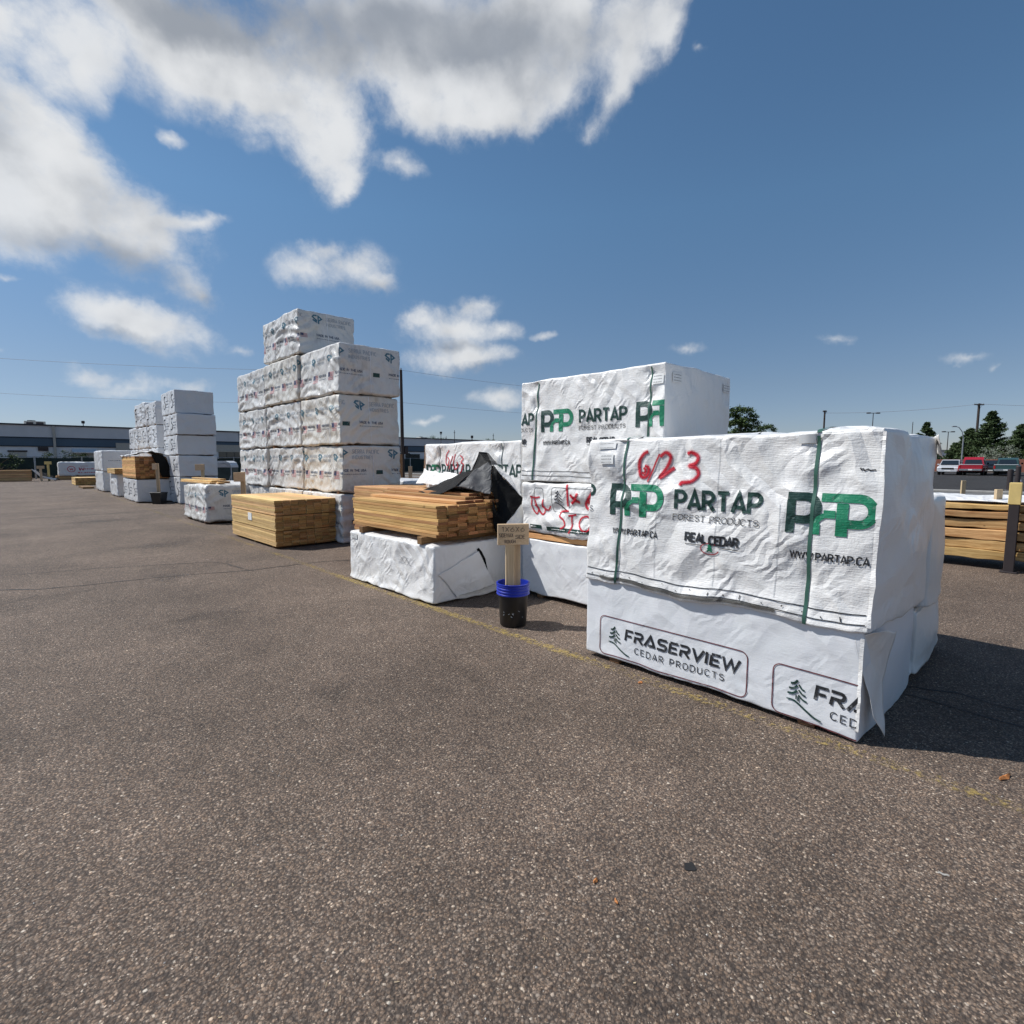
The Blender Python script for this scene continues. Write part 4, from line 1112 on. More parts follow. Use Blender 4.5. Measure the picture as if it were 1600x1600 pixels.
t_lw, w_ = pack('lumber_pack', 'low white pack with a torn corner under the open cedar pile', (3.22, 4.53, .012), (4.30, 6.42, .640), M['bag'], blocks=0, seed=15, style='crumple', amp=.55, r=.022, step=.018, hem=.022, bulgeR=.03, flare=.02)
put(link('tear', mesh('tear', w_.face('R', [3.80, 3.83, 3.87, 3.92, 3.955, 3.94, 3.90, 3.86, 3.82], [.55, .565, .52, .43, .28, .27, .36, .46, .50], .006), [tuple(range(9))]), M['bag_black']), t_lw)
rlabel(w_, t_lw, 'L', 6.36, .62, .16, .07, 3, 31)
p = Print(w_, 'L', 0, -1); p.strokes([smooth_path([(-5.2 + .06 * math.sin(i * 2.1) + i * .014, .42 + .05 * math.cos(i * 1.7)) for i in range(16)])], .003); put(p.build('pen_scrawl', M['grey'], None), t_lw)
cloth('torn_flap', [((3.26, 4.51, .34), (3.80, 4.475, .53), (4.03, 4.45, .12), (3.50, 4.50, .06))], M['bag'], t_lw, n=34, wob=.02, seed=3)

# black hood pulled over the cedar pile
t_ = thing('tarpaulin_hood', 'black-lined tarpaulin hood peaked over the open cedar pile', 'tarpaulin', (4.0, 4.6, 1.10), 0)
A_, B_, C_, D_, E_, F_, G_ = (3.86, 5.75, 1.145), (4.253, 5.1, 1.44), (4.254, 5.0, 1.655), (4.314, 4.9, 1.652), (4.209, 4.7, 1.505), (4.19, 4.6, 1.445), (4.361, 4.3, 1.10)
H_, I_, J_, K_, L_, M_ = (4.517, 4.25, .76), (4.507, 4.25, .63), (4.109, 4.35, .826), (4.05, 4.48, .74), (4.008, 4.50, 1.184), (3.792, 4.9, 1.236)
gA = (4.195, 4.78, 1.53)
cloth('lining', [(A_, (3.82, 5.3, 1.13), M_, B_), (B_, M_, gA, C_), (C_, gA, E_, D_)], M['bag_black'], t_, wob=.035, seed=2)
cloth('hood', [(gA, M_, L_, E_)], M['bag_grey'], t_, n=26, wob=.04, seed=5)  # inner face of the black lining, coloured paler for the light on it
cloth('lining', [(E_, L_, (4.10, 4.48, .95), F_), (F_, (4.10, 4.48, .95), J_, G_), ((4.10, 4.48, .95), (4.0, 4.50, 1.1), K_, J_), (K_, J_, I_, (4.3, 4.45, .66))], M['bag_black'], t_, wob=.03, seed=7)
cloth('outer_sheet', [(E_, F_, (4.46, 4.40, 1.30), (4.50, 4.8, 1.50)), (F_, G_, (4.62, 4.26, 1.02), (4.46, 4.40, 1.30)), (G_, H_, (4.72, 4.3, .80), (4.62, 4.26, 1.02)), (G_, J_, (4.25, 4.27, .83), H_), (J_, (4.25, 4.27, .83), H_, I_)], M['bag'], t_, wob=.02, seed=8)
cloth('outer_sheet', [(C_, D_, (4.50, 4.8, 1.50), (4.55, 5.3, 1.3)), (B_, C_, (4.55, 5.3, 1.3), (4.4, 5.7, 1.16)), (A_, B_, (4.4, 5.7, 1.16), (4.3, 5.9, 1.12)), (D_, E_, (4.50, 4.8, 1.50), D_)], M['bag_grey'], t_, wob=.02, seed=11)

# reddish boards and low packs in the gap further back
t_ = thing('board_pile', 'reddish boards in a pile beyond the open cedar pile', 'lumber pile', (4.4, 6.5, 0), 0)
board_pile(t_, 4.4, 8, .14, 6.6, 1.95, .05, 28, .038, M['redcedar'], 9, jy=.03)
for k in range(2): put(MB().box((4.38, 6.8 + 1.4 * k, .001), (5.5, 6.89 + 1.4 * k, .048), .004).build('dunnage_block', M['block']), t_)
t_ = thing('marker_stake', 'tall brown plank standing upright left of the red-dated pack', 'stake', (5.48, 7.98, 0), R(-44), None)
put2 = MB().box((-.068, -.02, .0), (.068, .02, 1.83), .004).build('plank', M['stake'], t_); put2.rotation_euler = (0, R(3), 0)
MB().box((-.2, -.2, 0), (.2, .2, .06), .01).build('foot', M['block'], t_)
t_, w_ = pack('lumber_pack', 'low white pack seen through the gap right of the tall tower', (7.2, 11.4, .04), (8.4, 13.4, 1.05), M['bag_far'], blocks=0, seed=17, style='smooth', amp=2, r=.05, step=.06)
for (px, ah, zt, w__) in ((627, 15.5, 1.74, .1), (641.5, 19, 1.35, .13)):
    x_, y_ = ground((px - 800) / 820 * ah, ah)
    t_ = thing('marker_stake', 'thin dark stake beside the utility pole' if px == 627 else 'short pale stake right of the utility pole', 'stake', (x_, y_, 0), R(-44))
    MB().box((-w__ / 2, -.02, .05), (w__ / 2, .02, zt), .003).build('post', M['block'] if px == 627 else M['stake'], t_)
    MB().box((-.18, -.18, 0), (.18, .18, .05), .01).build('foot', M['block'], t_)

# ================================================================ the tall tower
def sp_logo(p_, x, y, s_):
    p_.stroke([(x + .52 * s_, y + .92 * s_), (x + .16 * s_, y + .92 * s_), (x + .02 * s_, y + .74 * s_), (x + .46 * s_, y + .42 * s_), (x + .40 * s_, y + .20 * s_), (x + .06 * s_, y + .44 * s_)], .17 * s_)
    p_.stroke([(x + .68 * s_, y - .02 * s_), (x + .68 * s_, y + .88 * s_), (x + 1.08 * s_, y + .60 * s_), (x + .72 * s_, y + .36 * s_)], .16 * s_)
def sp_flag(bag, t, face, sgn, x, y, w, h, colour=True):
    p_ = Print(bag, face, 0, sgn)
    if colour:
        for k in range(5): p_.stroke([(x, y + h * (.08 + .21 * k)), (x + w, y + h * (.08 + .21 * k))], h * .11)
        put(p_.build('flag_print', M['flagred'], None), t)
    q_ = Print(bag, face, 0, sgn)
    if colour: q_.rect(x, y + h * .45, x + w * .45, y + h)
    else: q_.rect(x, y + h * .1, x + w, y + h)
    put(q_.build('flag_print', M['navy' if colour else 'dkgreen'], None, off=.005), t)
def sp_prints(bag, t, seed):
    rr = random.Random(seed); z0 = bag.lo[2]; y0, y1 = bag.lo[1], bag.hi[1]
    def flush(lg, tx, bl):
        for q, n_, m_ in ((lg, 'logo_print', 'teal'), (tx, 'lettering', 'palegrey'), (bl, 'lettering', 'grey')):
            if q.P: put(q.build(n_, M[m_], None), t)
    x = -y1 + rr.uniform(-.35, .05)
    while x < -y0:
        lg, tx, bl = Print(bag, 'L', 0, -1), Print(bag, 'L', 0, -1), Print(bag, 'L', 0, -1)
        sp_logo(lg, x, z0 + .57, .145)
        tx.strokes(text_strokes('SIERRA PACIFIC', x + .23, z0 + .65, .05, .36, gap=.2), .009); tx.strokes(text_strokes('INDUSTRIES', x + .23, z0 + .57, .045, .30, gap=.25), .009)
        sp_flag(bag, t, 'L', -1, x + .04, z0 + .24, .20, .15)
        bl.strokes(text_strokes('MADE IN THE USA', x + .29, z0 + .335, .038, .30, gap=.2), .011)
        bl.strokes(scribble(0, x + .29, z0 + .29, .018, .28, seed), .013)
        flush(lg, tx, bl); x += .66
    x = bag.lo[0] + rr.choice([.22, -.12, -.75, .45])
    while x < bag.hi[0]:
        lg, tx, bl = Print(bag, 'R', 0, 1), Print(bag, 'R', 0, 1), Print(bag, 'R', 0, 1)
        sp_logo(lg, x, z0 + .63, .18)
        tx.strokes(text_strokes('SIERRA PACIFIC', x + .30, z0 + .72, .07, .55, gap=.2), .012); tx.strokes(text_strokes('INDUSTRIES', x + .30, z0 + .62, .06, .42, gap=.3), .012)
        sp_flag(bag, t, 'R', 1, x - .26, z0 + .32, .14, .085, seed in (21, 29))
        bl.strokes(text_strokes('MADE IN THE USA', x + .08, z0 + .385, .04, .50, gap=.2), .012); bl.strokes(scribble(0, x + .08, z0 + .335, .02, .5, seed), .013)
        flush(lg, tx, bl); x += 1.05
tower = []
tz = [(.03, .925), (.965, 1.83), (1.87, 2.77), (2.81, 3.70), (3.745, 4.62)]
cols = [(9.19, 10.92), (10.95, 12.85), (12.90, 14.85)]
names = [['bottom', 'second from the bottom', 'third from the bottom', 'topmost'], ['bottom', 'second from the bottom', 'third from the bottom', 'fourth from the bottom', 'highest of all'], ['bottom', 'second from the bottom', 'third from the bottom', 'topmost']]
coln = ['nearest column of the tower', 'middle column of the tower', 'farthest column of the tower']
sd = 20
for ci, (y0, y1) in enumerate(cols):
    for k in range(5 if ci == 1 else 4):
        sd += 1; rr = random.Random(sd)
        z0, z1 = tz[k]; xs = 4.48 + rr.uniform(-.02, .03)
        mk = 'bag_stained' if (ci, k) in ((0, 1), (1, 3), (0, 2)) else 'bag_old'
        t_, w_ = pack('lumber_pack', 'white printed pack, %s in the %s' % (names[ci][k], coln[ci]), (xs, y0 - (.08 if k == 4 else 0), z0), (5.73 + rr.uniform(-.03, .03), y1, z1), M[mk],
            group='packs of the tall tower', blocks=z0 - .04 if k else 0, seed=sd, style='drape', amp=1.9, r=.03, step=.032 if ci == 0 or k == 4 else .04, hem=.018, bulgeR=.012, bulgeT=.02, flare=.012, end=.8, skew=rr.uniform(-.04, .03), top_shift=(rr.uniform(-.02, .02), rr.uniform(-.02, .02)))
        sp_prints(w_, t_, sd)
        p = Print(w_, 'R', 0, 1); p.stroke([(5.12, z0 + .01), (5.10, z1 - .01)], .012, seg=.04); put(p.build('strap', M['strap_white'], None, off=.006), t_)
        if ci < 2 or k > 1:
            p = Print(w_, 'L', 0, -1); u_ = y0 + rr.uniform(.35, .6); p.stroke([(-u_, z0 + .01), (-u_, z1 - .01)], .012, seg=.04); put(p.build('strap', M['strap_white'], None, off=.006), t_)

# ================================================================ low pack with planks, left of the board pile
t_, w_ = pack('lumber_pack', 'slumped printed pack with loose planks on top, left of the yellow board pile', (3.48, 14.3, .03), (4.85, 16.5, .96), M['bag_old'], blocks=0, seed=51, style='drape', amp=1.7, r=.09, step=.035, hem=.03, bulgeT=.03, flare=.05)
sp_prints(w_, t_, 29)
for k, (x_, y_, z_, l_, rz) in enumerate([(3.62, 14.45, .985, 2.1, 5), (3.80, 14.40, .985, 1.9, 2), (3.70, 14.6, 1.024, 2.0, 7), (3.96, 14.5, 1.0, 1.8, -2), (3.88, 14.55, 1.062, 2.1, 4)]):
    o_ = MB().box((0, 0, 0), (.14, l_, .036), .003).build('plank', M['pine'], None, (x_, y_, z_)); o_.rotation_euler = (0, 0, R(rz))
    tag(o_, ['pale plank at the left edge on the slumped printed pack', 'pale plank lying low in the middle of the slumped printed pack', 'slanting upper plank on the slumped printed pack', 'pale plank at the right edge on the slumped printed pack', 'topmost plank on the slumped printed pack'][k], 'plank', 'loose planks on the slumped pack')

# bucket signs
def bucket(name, t, r0, r1, h, body, rimm, zr, n=40):
    MB().lathe([(0.0, .004), (r0 * .94, .004), (r0, .012), (r0 + (r1 - r0) * zr / h, zr)], n=n).build('body', body, t, smooth=True)
    q = [(r0 + (r1 - r0) * zr / h, zr)]
    rr_ = r1 + .004
    if rimm is not body or True:
        for k in range(4):
            za = zr + (h - zr) * k / 4; q += [(rr_, za + .002), (rr_ + .007, za + .006), (rr_ + .007, za + .016), (rr_, za + .021)]
        q += [(rr_, h - .006), (rr_ + .009, h - .004), (rr_ + .009, h + .002), (rr_ - .004, h + .003), (rr_ - .007, h - .10), (.001, h - .10)]
    MB().lathe(q, n=n).build('rim', rimm, t, smooth=False)
x_, y_ = ground(0.01, 4.87)
tb = thing('bucket', 'black bucket with blue rim holding a wooden sign post by the yellow line', 'bucket', (x_, y_, 0), R(-44))
bucket('b', tb, .125, .146, .408, M['bucket_black'], M['bucket_blue'], .298)
MB().lathe([(.138, .325), (.001, .327)], n=24).build('filling', M['soil'], tb)
for k_ in range(9):
    rr = random.Random(k_ + 60)
    a_ = R(-90 + rr.uniform(-45, 45)); z_ = rr.uniform(.09, .17)
    MB().box((-.006, -.001, -.0015), (rr.uniform(.004, .014), .001, .002)).build('scuff', M['palegrey'], tb, (.1395 * math.cos(a_), .1395 * math.sin(a_), z_)).rotation_euler = (0, R(rr.uniform(-60, 60)), a_ + R(90))
tsg = thing('sign', 'wooden board sign hand-lettered in marker, on a post in the blue-rimmed bucket', 'sign', (x_, y_, .302), R(-44 + 9))
MB().box((-.075, -.045, .0), (.005, -.005, .515), .003).build('post', M['stake'], tsg)
MB().box((-.065, -.003, .0), (.070, .036, .56), .003).build('post', M['stake'], tsg)
bd = MB().box((-.150, -.048, .470), (.142, -.008, .665), .003).build('sign_board', M['signwood'], tsg)
lm = []
class Flat:
    bag = None
def flat_text(parent, lines, mat_, y, name='lettering', w=.005, loc=(0, 0, 0)):
    vs, fs = [], []
    class _B:
        lo = np.array([-9, -9, 0.]); hi = np.array([9, 9, 9.])
        def face(s, f, a, z, off): return np.stack([np.asarray(a), np.full(len(a), y - off), np.asarray(z)], 1)
    p_ = Print(_B(), 'R', 0, 1)
    for st in lines: p_.strokes(st, w)
    return p_.build(name, mat_, parent, off=.0015)
flat_text(bd, [text_strokes('1X6X6', -.112, .595, .045, .21, gap=.22), text_strokes('SIDEWAX', -.138, .545, .034, .13, gap=.2), text_strokes('SIDE', .015, .528, .034, .09, gap=.2), text_strokes('ROUGH', -.085, .488, .030, .10, gap=.2)], M['ink'], -.049, w=.0042)

def post_sign(label_b, label_s, px, ah, h, top, sw=.0, bw=.36, sq=True, rot=-44):
    x_, y_ = ground((px - 800) / 820 * ah, ah)
    t1 = thing('planter_bucket' if sq else 'bucket', label_b, 'bucket', (x_, y_, 0), R(rot))
    k = .5 * bw
    m_ = MB(); m_.add([(-k * .8, -k * .8, 0), (k * .8, -k * .8, 0), (k * .8, k * .8, 0), (-k * .8, k * .8, 0), (-k, -k, h), (k, -k, h), (k, k, h), (-k, k, h), (-k * .9, -k * .9, h), (k * .9, -k * .9, h), (k * .9, k * .9, h), (-k * .9, k * .9, h), (-k * .85, -k * .85, h * .8), (k * .85, -k * .85, h * .8), (k * .85, k * .85, h * .8), (-k * .85, k * .85, h * .8)],
        [(3, 2, 1, 0)] + [(i, (i + 1) % 4, (i + 1) % 4 + 4, i + 4) for i in range(4)] + [(i + 4, (i + 1) % 4 + 4, (i + 1) % 4 + 8, i + 8) for i in range(4)] + [(i + 8, (i + 1) % 4 + 8, (i + 1) % 4 + 12, i + 12) for i in range(4)] + [(12, 13, 14, 15)])
    m_.build('body', M['bucket_black'], t1)
    MB().box((-k * 1.04, -k * 1.04, h * .92), (k * 1.04, -k * 1.0, h), .003).box((-k * 1.04, k * 1.0, h * .92), (k * 1.04, k * 1.04, h), .003).build('rim', M['bucket_black'], t1)
    t2 = thing('sign', label_s, 'sign', (x_, y_, h * .8), R(rot + 12))
    MB().box((-.045, -.045, .0), (.045, .045, top - h * .8), .004).build('post', M['stake'], t2)
    if sw: 
        b2 = MB().box((-sw / 2 - .06, -.09, top - h * .8 - .22), (sw / 2 - .06, -.048, top - h * .8 - .01), .003).build('sign_board', M['signwood'], t2)
    return t1, t2
post_sign('square black bucket holding a bare post in front of the far open pile', 'pale square post with a small block in the far square black bucket', 247.5, 18.95, .42, 1.46, .14, .38)
post_sign('square black bucket hidden behind the yellow board pile', 'yellow post with a small board standing behind the yellow board pile', 380, 12.0, .3, 1.30, .22, .3)
post_sign('black bucket behind the slumped pack with planks', 'brown block sign rising behind the planks on the slumped pack', 318, 18.2, .4, 1.44, .30, .35)

# ================================================================ far stacks on the left
def spruce_prints(bag, t, seed):
    rr = random.Random(seed); z0 = bag.lo[2]; h = bag.dim[2]
    x = -bag.hi[1] + rr.uniform(-.1, .5)
    while x < -bag.lo[1]:
        lg, tx = Print(bag, 'L', 0, -1), Print(bag, 'L', 0, -1)
        lg.strokes([smooth_path([(x + .34, z0 + h * .80), (x + .12, z0 + h * .78), (x + .10, z0 + h * .62), (x + .26, z0 + h * .50), (x + .22, z0 + h * .30), (x, z0 + h * .26)])], .05)
        tx.strokes(scribble(0, x + .35, z0 + h * .60, .10, .45, seed), .035); tx.strokes(scribble(0, x + .33, z0 + h * .46, .08, .45, seed + 1), .03); tx.strokes(scribble(0, x + .30, z0 + h * .33, .06, .4, seed + 2), .025)
        put(lg.build('logo_print', M['black'], None), t); put(tx.build('lettering', M['grey'], None), t); x += 1.15
z4 = [(.03, .955), (.99, 1.73), (1.77, 2.455), (2.49, 3.215), (3.255, 4.06)]
n4 = ['bottom', 'second from the bottom', 'third from the bottom', 'fourth from the bottom', 'topmost']
for k, (a, b_) in enumerate(z4):
    sh = [0, -.03, 0, -.1, .04][k]
    t_, w_ = pack('lumber_pack', 'white pack with a script logo, %s in the far five-high column' % n4[k], (4.5, 21.75 + sh, a), (5.74, 23.9 + sh, b_), M['bag_far'], group='packs of the far column', blocks=a - .035 if k else 0, seed=60 + k, style='crumple', amp=.8, r=.02, step=.045, hem=.02, end=1.0, skew=rr.uniform(-.03, .03))
    spruce_prints(w_, t_, 70 + k)
for k, (y0, y1, a, b_, lb) in enumerate([(25.1, 27.0, 2.10, 2.98, 'nearest pack of the lower visible tier left of the far column'), (27.05, 29.2, 2.10, 3.0, 'middle pack of the lower visible tier left of the far column'), (29.3, 31.4, 2.10, 3.05, 'farthest pack of the lower visible tier left of the far column'),
        (25.1, 27.2, 3.03, 3.92, 'nearest pack on the top tier left of the far column'), (27.3, 29.6, 3.06, 4.05, 'farther pack on the top tier left of the far column'),
        (25.1, 27.1, .03, 1.02, 'nearest bottom pack left of the far column, behind the open pile'), (27.15, 29.2, .03, 1.02, 'middle bottom pack left of the far column'), (29.3, 31.4, .03, 1.02, 'farthest bottom pack left of the far column'),
        (25.1, 27.0, 1.06, 2.06, 'nearest second-tier pack left of the far column'), (27.1, 29.2, 1.06, 2.06, 'middle second-tier pack left of the far column'), (29.3, 31.4, 1.06, 2.06, 'farthest second-tier pack left of the far column')]):
    t_, w_ = pack('lumber_pack', 'white draped ' + lb, (4.5, y0, a), (5.74, y1, b_), M['bag_far'], group='packs left of the far column', seed=80 + k, style='drape', amp=2.2, r=.04, step=.06, hem=.03, blocks=a - .04 if a > .1 else 0)
    if k < 5: spruce_prints(w_, t_, 90 + k)
t_, w_ = pack('lumber_pack', 'white pack with a script logo under the far open pile', (3.47, 23.35, .03), (4.75, 26.4, .86), M['bag_far'], blocks=0, seed=95, style='smooth', amp=1.8, r=.03, step=.05, hem=.02); spruce_prints(w_, t_, 97)
t_ = thing('board_pile', 'far open pile of brown boards half covered by a white sheet', 'lumber pile', (3.45, 23.3, .9), 0)
me = board_mesh(.137, 2.9, .07)
board_pile(t_, 3.45, 8, .14, 23.3, 2.9, .905, 11, .074, M['cedar'], 12, jy=.03)
cloth('white_sheet', [((3.40, 26.3, 1.72), (3.42, 23.6, 1.78), (4.0, 23.3, 1.92), (4.2, 26.3, 1.9)), ((4.2, 26.3, 1.9), (4.0, 23.3, 1.92), (4.60, 23.2, 1.70), (4.72, 26.3, 1.75)), ((4.72, 26.3, 1.75), (4.60, 23.2, 1.70), (4.78, 23.1, .95), (4.8, 26.3, .9)),
     ((4.35, 23.28, 1.78), (4.60, 23.2, 1.70), (4.78, 23.1, .95), (4.55, 23.18, 1.3))], M['bag_far'], t_, wob=.06, seed=3, thick=.004)
cloth('black_lining', [((3.95, 23.24, 1.80), (4.33, 23.25, 1.76), (4.70, 23.2, .94), (4.25, 23.24, .94))], M['bag_black'], t_, wob=.02, seed=6)

for (y0, y1, a, b_, lb) in ((32.7, 35.6, .03, 1.02, 'lower white pack at the far end of the front row'), (32.6, 35.6, 1.05, 2.05, 'white pack with a house-shaped logo, upper one at the far end of the front row')):
    t_, w_ = pack('lumber_pack', lb, (3.5, y0, a), (5.3, y1, b_), M['bag_far'], seed=int(100 + a * 10), style='drape', amp=2, r=.06, step=.07, hem=.03, blocks=0 if a < .1 else None)
    if a > 1:
        p = Print(w_, 'R', 0, 1); p.stroke([(4.35, 1.50), (4.62, 1.75), (4.90, 1.50)], .03); p.stroke([(4.35, 1.45), (4.45, 1.38), (4.80, 1.38), (4.90, 1.45)], .03); p.stroke([(4.48, 1.52), (4.78, 1.52)], .06); put(p.build('logo_print', M['navy'], None), t_)
        p = Print(w_, 'R', 0, 1); p.strokes(scribble(0, 3.75, 1.56, .05, .5, 3), .03); p.strokes(scribble(0, 3.7, .9 + .2, .05, .9, 4), .03); put(p.build('lettering', M['grey'], None), t_)
t_, w_ = pack('lumber_pack', 'small white pack with a pale timber stack on it, in the far front row', (3.45, 27.9, .03), (4.6, 30.0, .98), M['bag_far'], seed=111, style='drape', amp=2.2, r=.06, step=.06, hem=.04, blocks=0)
t_ = thing('board_pile', 'short pale timber stack resting on the small far white pack', 'lumber pile', (3.35, 27.5, 1.0), 0)
board_pile(t_, 3.35, 8, .14, 27.5, 2.2, 1.0, 5, .045, M['pine'], 15)
t_ = thing('board_pile', 'small low pile of pale timber near the far end of the front row', 'lumber pile', (3.2, 42.9, 0), 0)
board_pile(t_, 3.2, 8, .15, 42.9, 2.5, .03, 9, .05, M['pine'], 16)
t_ = thing('plank', 'single dark plank lying flat before the far packs', 'plank', (3.1, 37.5, 0)); t_['label'] = 'dark plank lying flat near the far end packs'
MB().box((0, 0, .001), (.5, 2.4, .10), .01).build('board', M['block'], t_)

# far packs lying across, near the fence
M['beamx'] = wood_mat('far_boards', (.62, .40, .20), (.40, .22, .10), (.5, .33, .16), (.3, .17, .08), .3, 0)
t_ = thing('board_pile', 'long stack of brown boards at the left edge near the fence', 'lumber pile', (-4.2, 54.1, 0))
me = MB().box((0, 0, 0), (5.7, .18, .088), .004).build('tmpb', M['beamx']); mesh_ = me.data; D.objects.remove(me)
rr = random.Random(3)
for k in range(9):
    for i in range(6):
        o_ = D.objects.new('board', mesh_); C.objects.link(o_); o_.location = (-4.2 + rr.uniform(-.04, .04), 54.1 + .185 * i, .04 + .09 * k); put(o_, t_)
t_ = thing('tarpaulin', 'black tarpaulin with white edges slumped beside the far board stack', 'tarpaulin', (1.6, 54.2, 0))
cloth('sheet', [((1.52, 54.0, .88), (1.62, 55.1, .90), (2.3, 55.0, .6), (2.1, 53.9, .35)), ((2.1, 53.9, .35), (2.3, 55.0, .6), (3.2, 54.8, .12), (2.8, 53.8, .02))], M['bag_black'], t_, wob=.08, seed=3, thick=.01)
cloth('white_edge', [((1.50, 53.96, .90), (1.75, 53.93, .86), (2.12, 53.83, .40), (2.0, 53.83, .30)), ((2.0, 53.83, .30), (2.12, 53.83, .40), (2.9, 53.72, .18), (2.85, 53.7, .05))], M['bag_far'], t_, wob=.03, seed=4, thick=.01)
for (x_, z_, w_, lb) in ((2.02, 1.17, .45, 'shorter pale T-shaped sign post by the far tarpaulin'), (2.50, 1.50, .42, 'taller yellow T-shaped sign post by the far tarpaulin')):
    t_ = thing('sign', lb, 'sign', (x_, 53.6 if z_ < 1.3 else 54.4, 0))
    MB().box((-.07, -.05, 0), (.07, .05, z_ - .02), .004).build('post', M['stake'] if z_ < 1.3 else M['yellow'], t_)
    MB().box((-w_ / 2, -.10, z_ - .22), (w_ / 2, -.053, z_), .004).build('sign_board', M['stake'] if z_ < 1.3 else M['yellow'], t_)
t_, w_ = pack('lumber_pack', 'white pack printed in red near the fence, on pale timbers', (3.2, 56.2, .34), (7.2, 57.4, 1.42), M['bag_far'], seed=121, style='drape', amp=3.0, r=.08, step=.07, hem=.02, bulgeT=.06)
for k in range(3):
    for i in range(3): put(MB().box((3.0 + .02 * k, 56.25 + .36 * i, .03 + .10 * k), (7.1, 56.6 + .36 * i, .125 + .10 * k), .004).build('board', M['beamx']), t_)
p = Print(w_, 'R', 0, 1)
for cx in (4.0, 6.15): p.stroke(arc(cx, .87, .24, .23, 0, 360, 16), .05); p.strokes(text_strokes('W', cx - .1, .80, .14, .2), .05)
p.strokes([smooth_path([(4.5, 1.0), (4.55, .78), (4.65, .95), (4.75, .78), (4.82, .98)])], .06); p.strokes(scribble(0, 4.85, .88, .12, .85, 4), .08); p.strokes(scribble(0, 4.4, .58, .10, 1.4, 6), .07); p.strokes(scribble(0, 4.6, 1.12, .05, .5, 7), .04)
put(p.build('lettering', M['redprint'], None), t_)

# wrapped goods right of the far column
x_, y_ = ground((355 - 800) / 820 * 30, 30)
t_ = thing('wrapped_pallet', 'domed dark wrapped pallet with a pale cover between the far column and the tower', 'pallet', (x_, y_, 0), R(-40))
MB().prism([(-.44, .12), (.44, .12), (.46, 1.25), (.38, 1.42), (.2, 1.50), (-.2, 1.50), (-.38, 1.42), (-.46, 1.25)], 1, -.45, .45).build('load', M['fill_green'], t_)
MB().prism([(-.475, 1.18), (-.39, 1.45), (-.2, 1.545), (.2, 1.545), (.39, 1.45), (.475, 1.18), (.46, 1.30), (.38, 1.40), (.2, 1.44), (-.2, 1.44), (-.38, 1.40), (-.46, 1.30)], 1, -.46, .46).build('cover', M['bag_far'], t_)
for q_ in ([(-.47, -.47, .15), (-.475, -.47, 1.2)], [(.47, -.47, .4), (.475, -.47, 1.2)], [(.475, -.47, .8), (.38, -.48, .5), (.2, -.47, .3)]): MB().tube(q_, .021).build('strap', M['bag_far'], t_)
MB().box((-.5, -.5, 0), (.5, .5, .12), .01).build('pallet_base', M['block'], t_)

# details of the front pack: the fold along its near corner, a crumpled rear corner, dark strap ends, a taped seam
def corner_fold(bag, t, z0, z1, out=.011):
    zs = np.linspace(z0, z1, 60); n_ = len(zs); X = np.zeros((n_, 3)); X[:, 2] = zs - bag.lo[2]
    A = X.copy(); A[:, 1] = .014; B2 = X.copy(); B2[:, 0] = .010
    a = bag.S(A, .002); b_ = bag.S(B2, .002); tip = bag.S(X, out * .9) + np.array([-.004, -.004, 0]) + np.stack([.004 * pn(np.stack([zs * 9, zs * 0, zs * 0], 1)), .003 * pn(np.stack([zs * 14, zs * 0 + 4, zs * 0], 1)), zs * 0], 1)
    vs = np.concatenate([a, tip, b_]); fs = []
    for i in range(n_ - 1): fs += [(i, i + 1, n_ + i + 1, n_ + i), (n_ + i, n_ + i + 1, 2 * n_ + i + 1, 2 * n_ + i)]
    put(link('corner_fold', mesh('corner_fold', vs, fs, False), M['bag']), t)
corner_fold(w_top, t_top, .66, 1.69); corner_fold(w_low, t_low, .10, .60, .007)
cloth('crumpled_corner', [((4.34, .545, 1.72), (4.50, .60, 1.71), (4.54, .575, 1.60), (4.42, .52, 1.57)), ((4.50, .60, 1.71), (4.54, .80, 1.70), (4.56, .78, 1.60), (4.54, .575, 1.60))], M['bag_plain'], t_top, wob=.012, seed=21)
for (u_, l_) in ((2.14, .06), (1.30, .035), (.98, .03)):
    cloth('strap_end', [((3.30, u_, 1.705), (3.31, u_ - l_, 1.715), (3.34, u_ - l_ * .9, 1.725), (3.33, u_, 1.71))], M['bag_black'], t_top, n=6, wob=.004, seed=u_)
for u_ in (1.93, 1.50, 1.12):
    p = Print(w_top, 'L', 0, -1); p.stroke([(-u_, .74), (-u_ + .004, 1.2), (-u_, 1.68 if u_ > 1.4 else 1.3)], .0025, seg=.03); put(p.build('seam', M['palegrey'], None, off=.003), t_top)
p = Print(w_top, 'L', 0, -1)
rr = random.Random(4)
for k in range(16): x_ = -2.45 + 1.8 * k / 16 + rr.uniform(-.03, .03); p.stroke([(x_, .69 + rr.uniform(-.015, .02)), (x_ + .006, .69 + rr.uniform(-.015, .02))], .006)
put(p.build('staple', M['black'], None), t_top)
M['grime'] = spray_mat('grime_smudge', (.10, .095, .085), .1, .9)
p = Print(w_top, 'L', 0, -1); p.stroke([(-2.40, .672), (-2.0, .655), (-1.5, .652), (-1.1, .66)], .045, seg=.02, across=6, edge=True); put(p.build('grime', M['grime'], None, off=.0045), t_top)

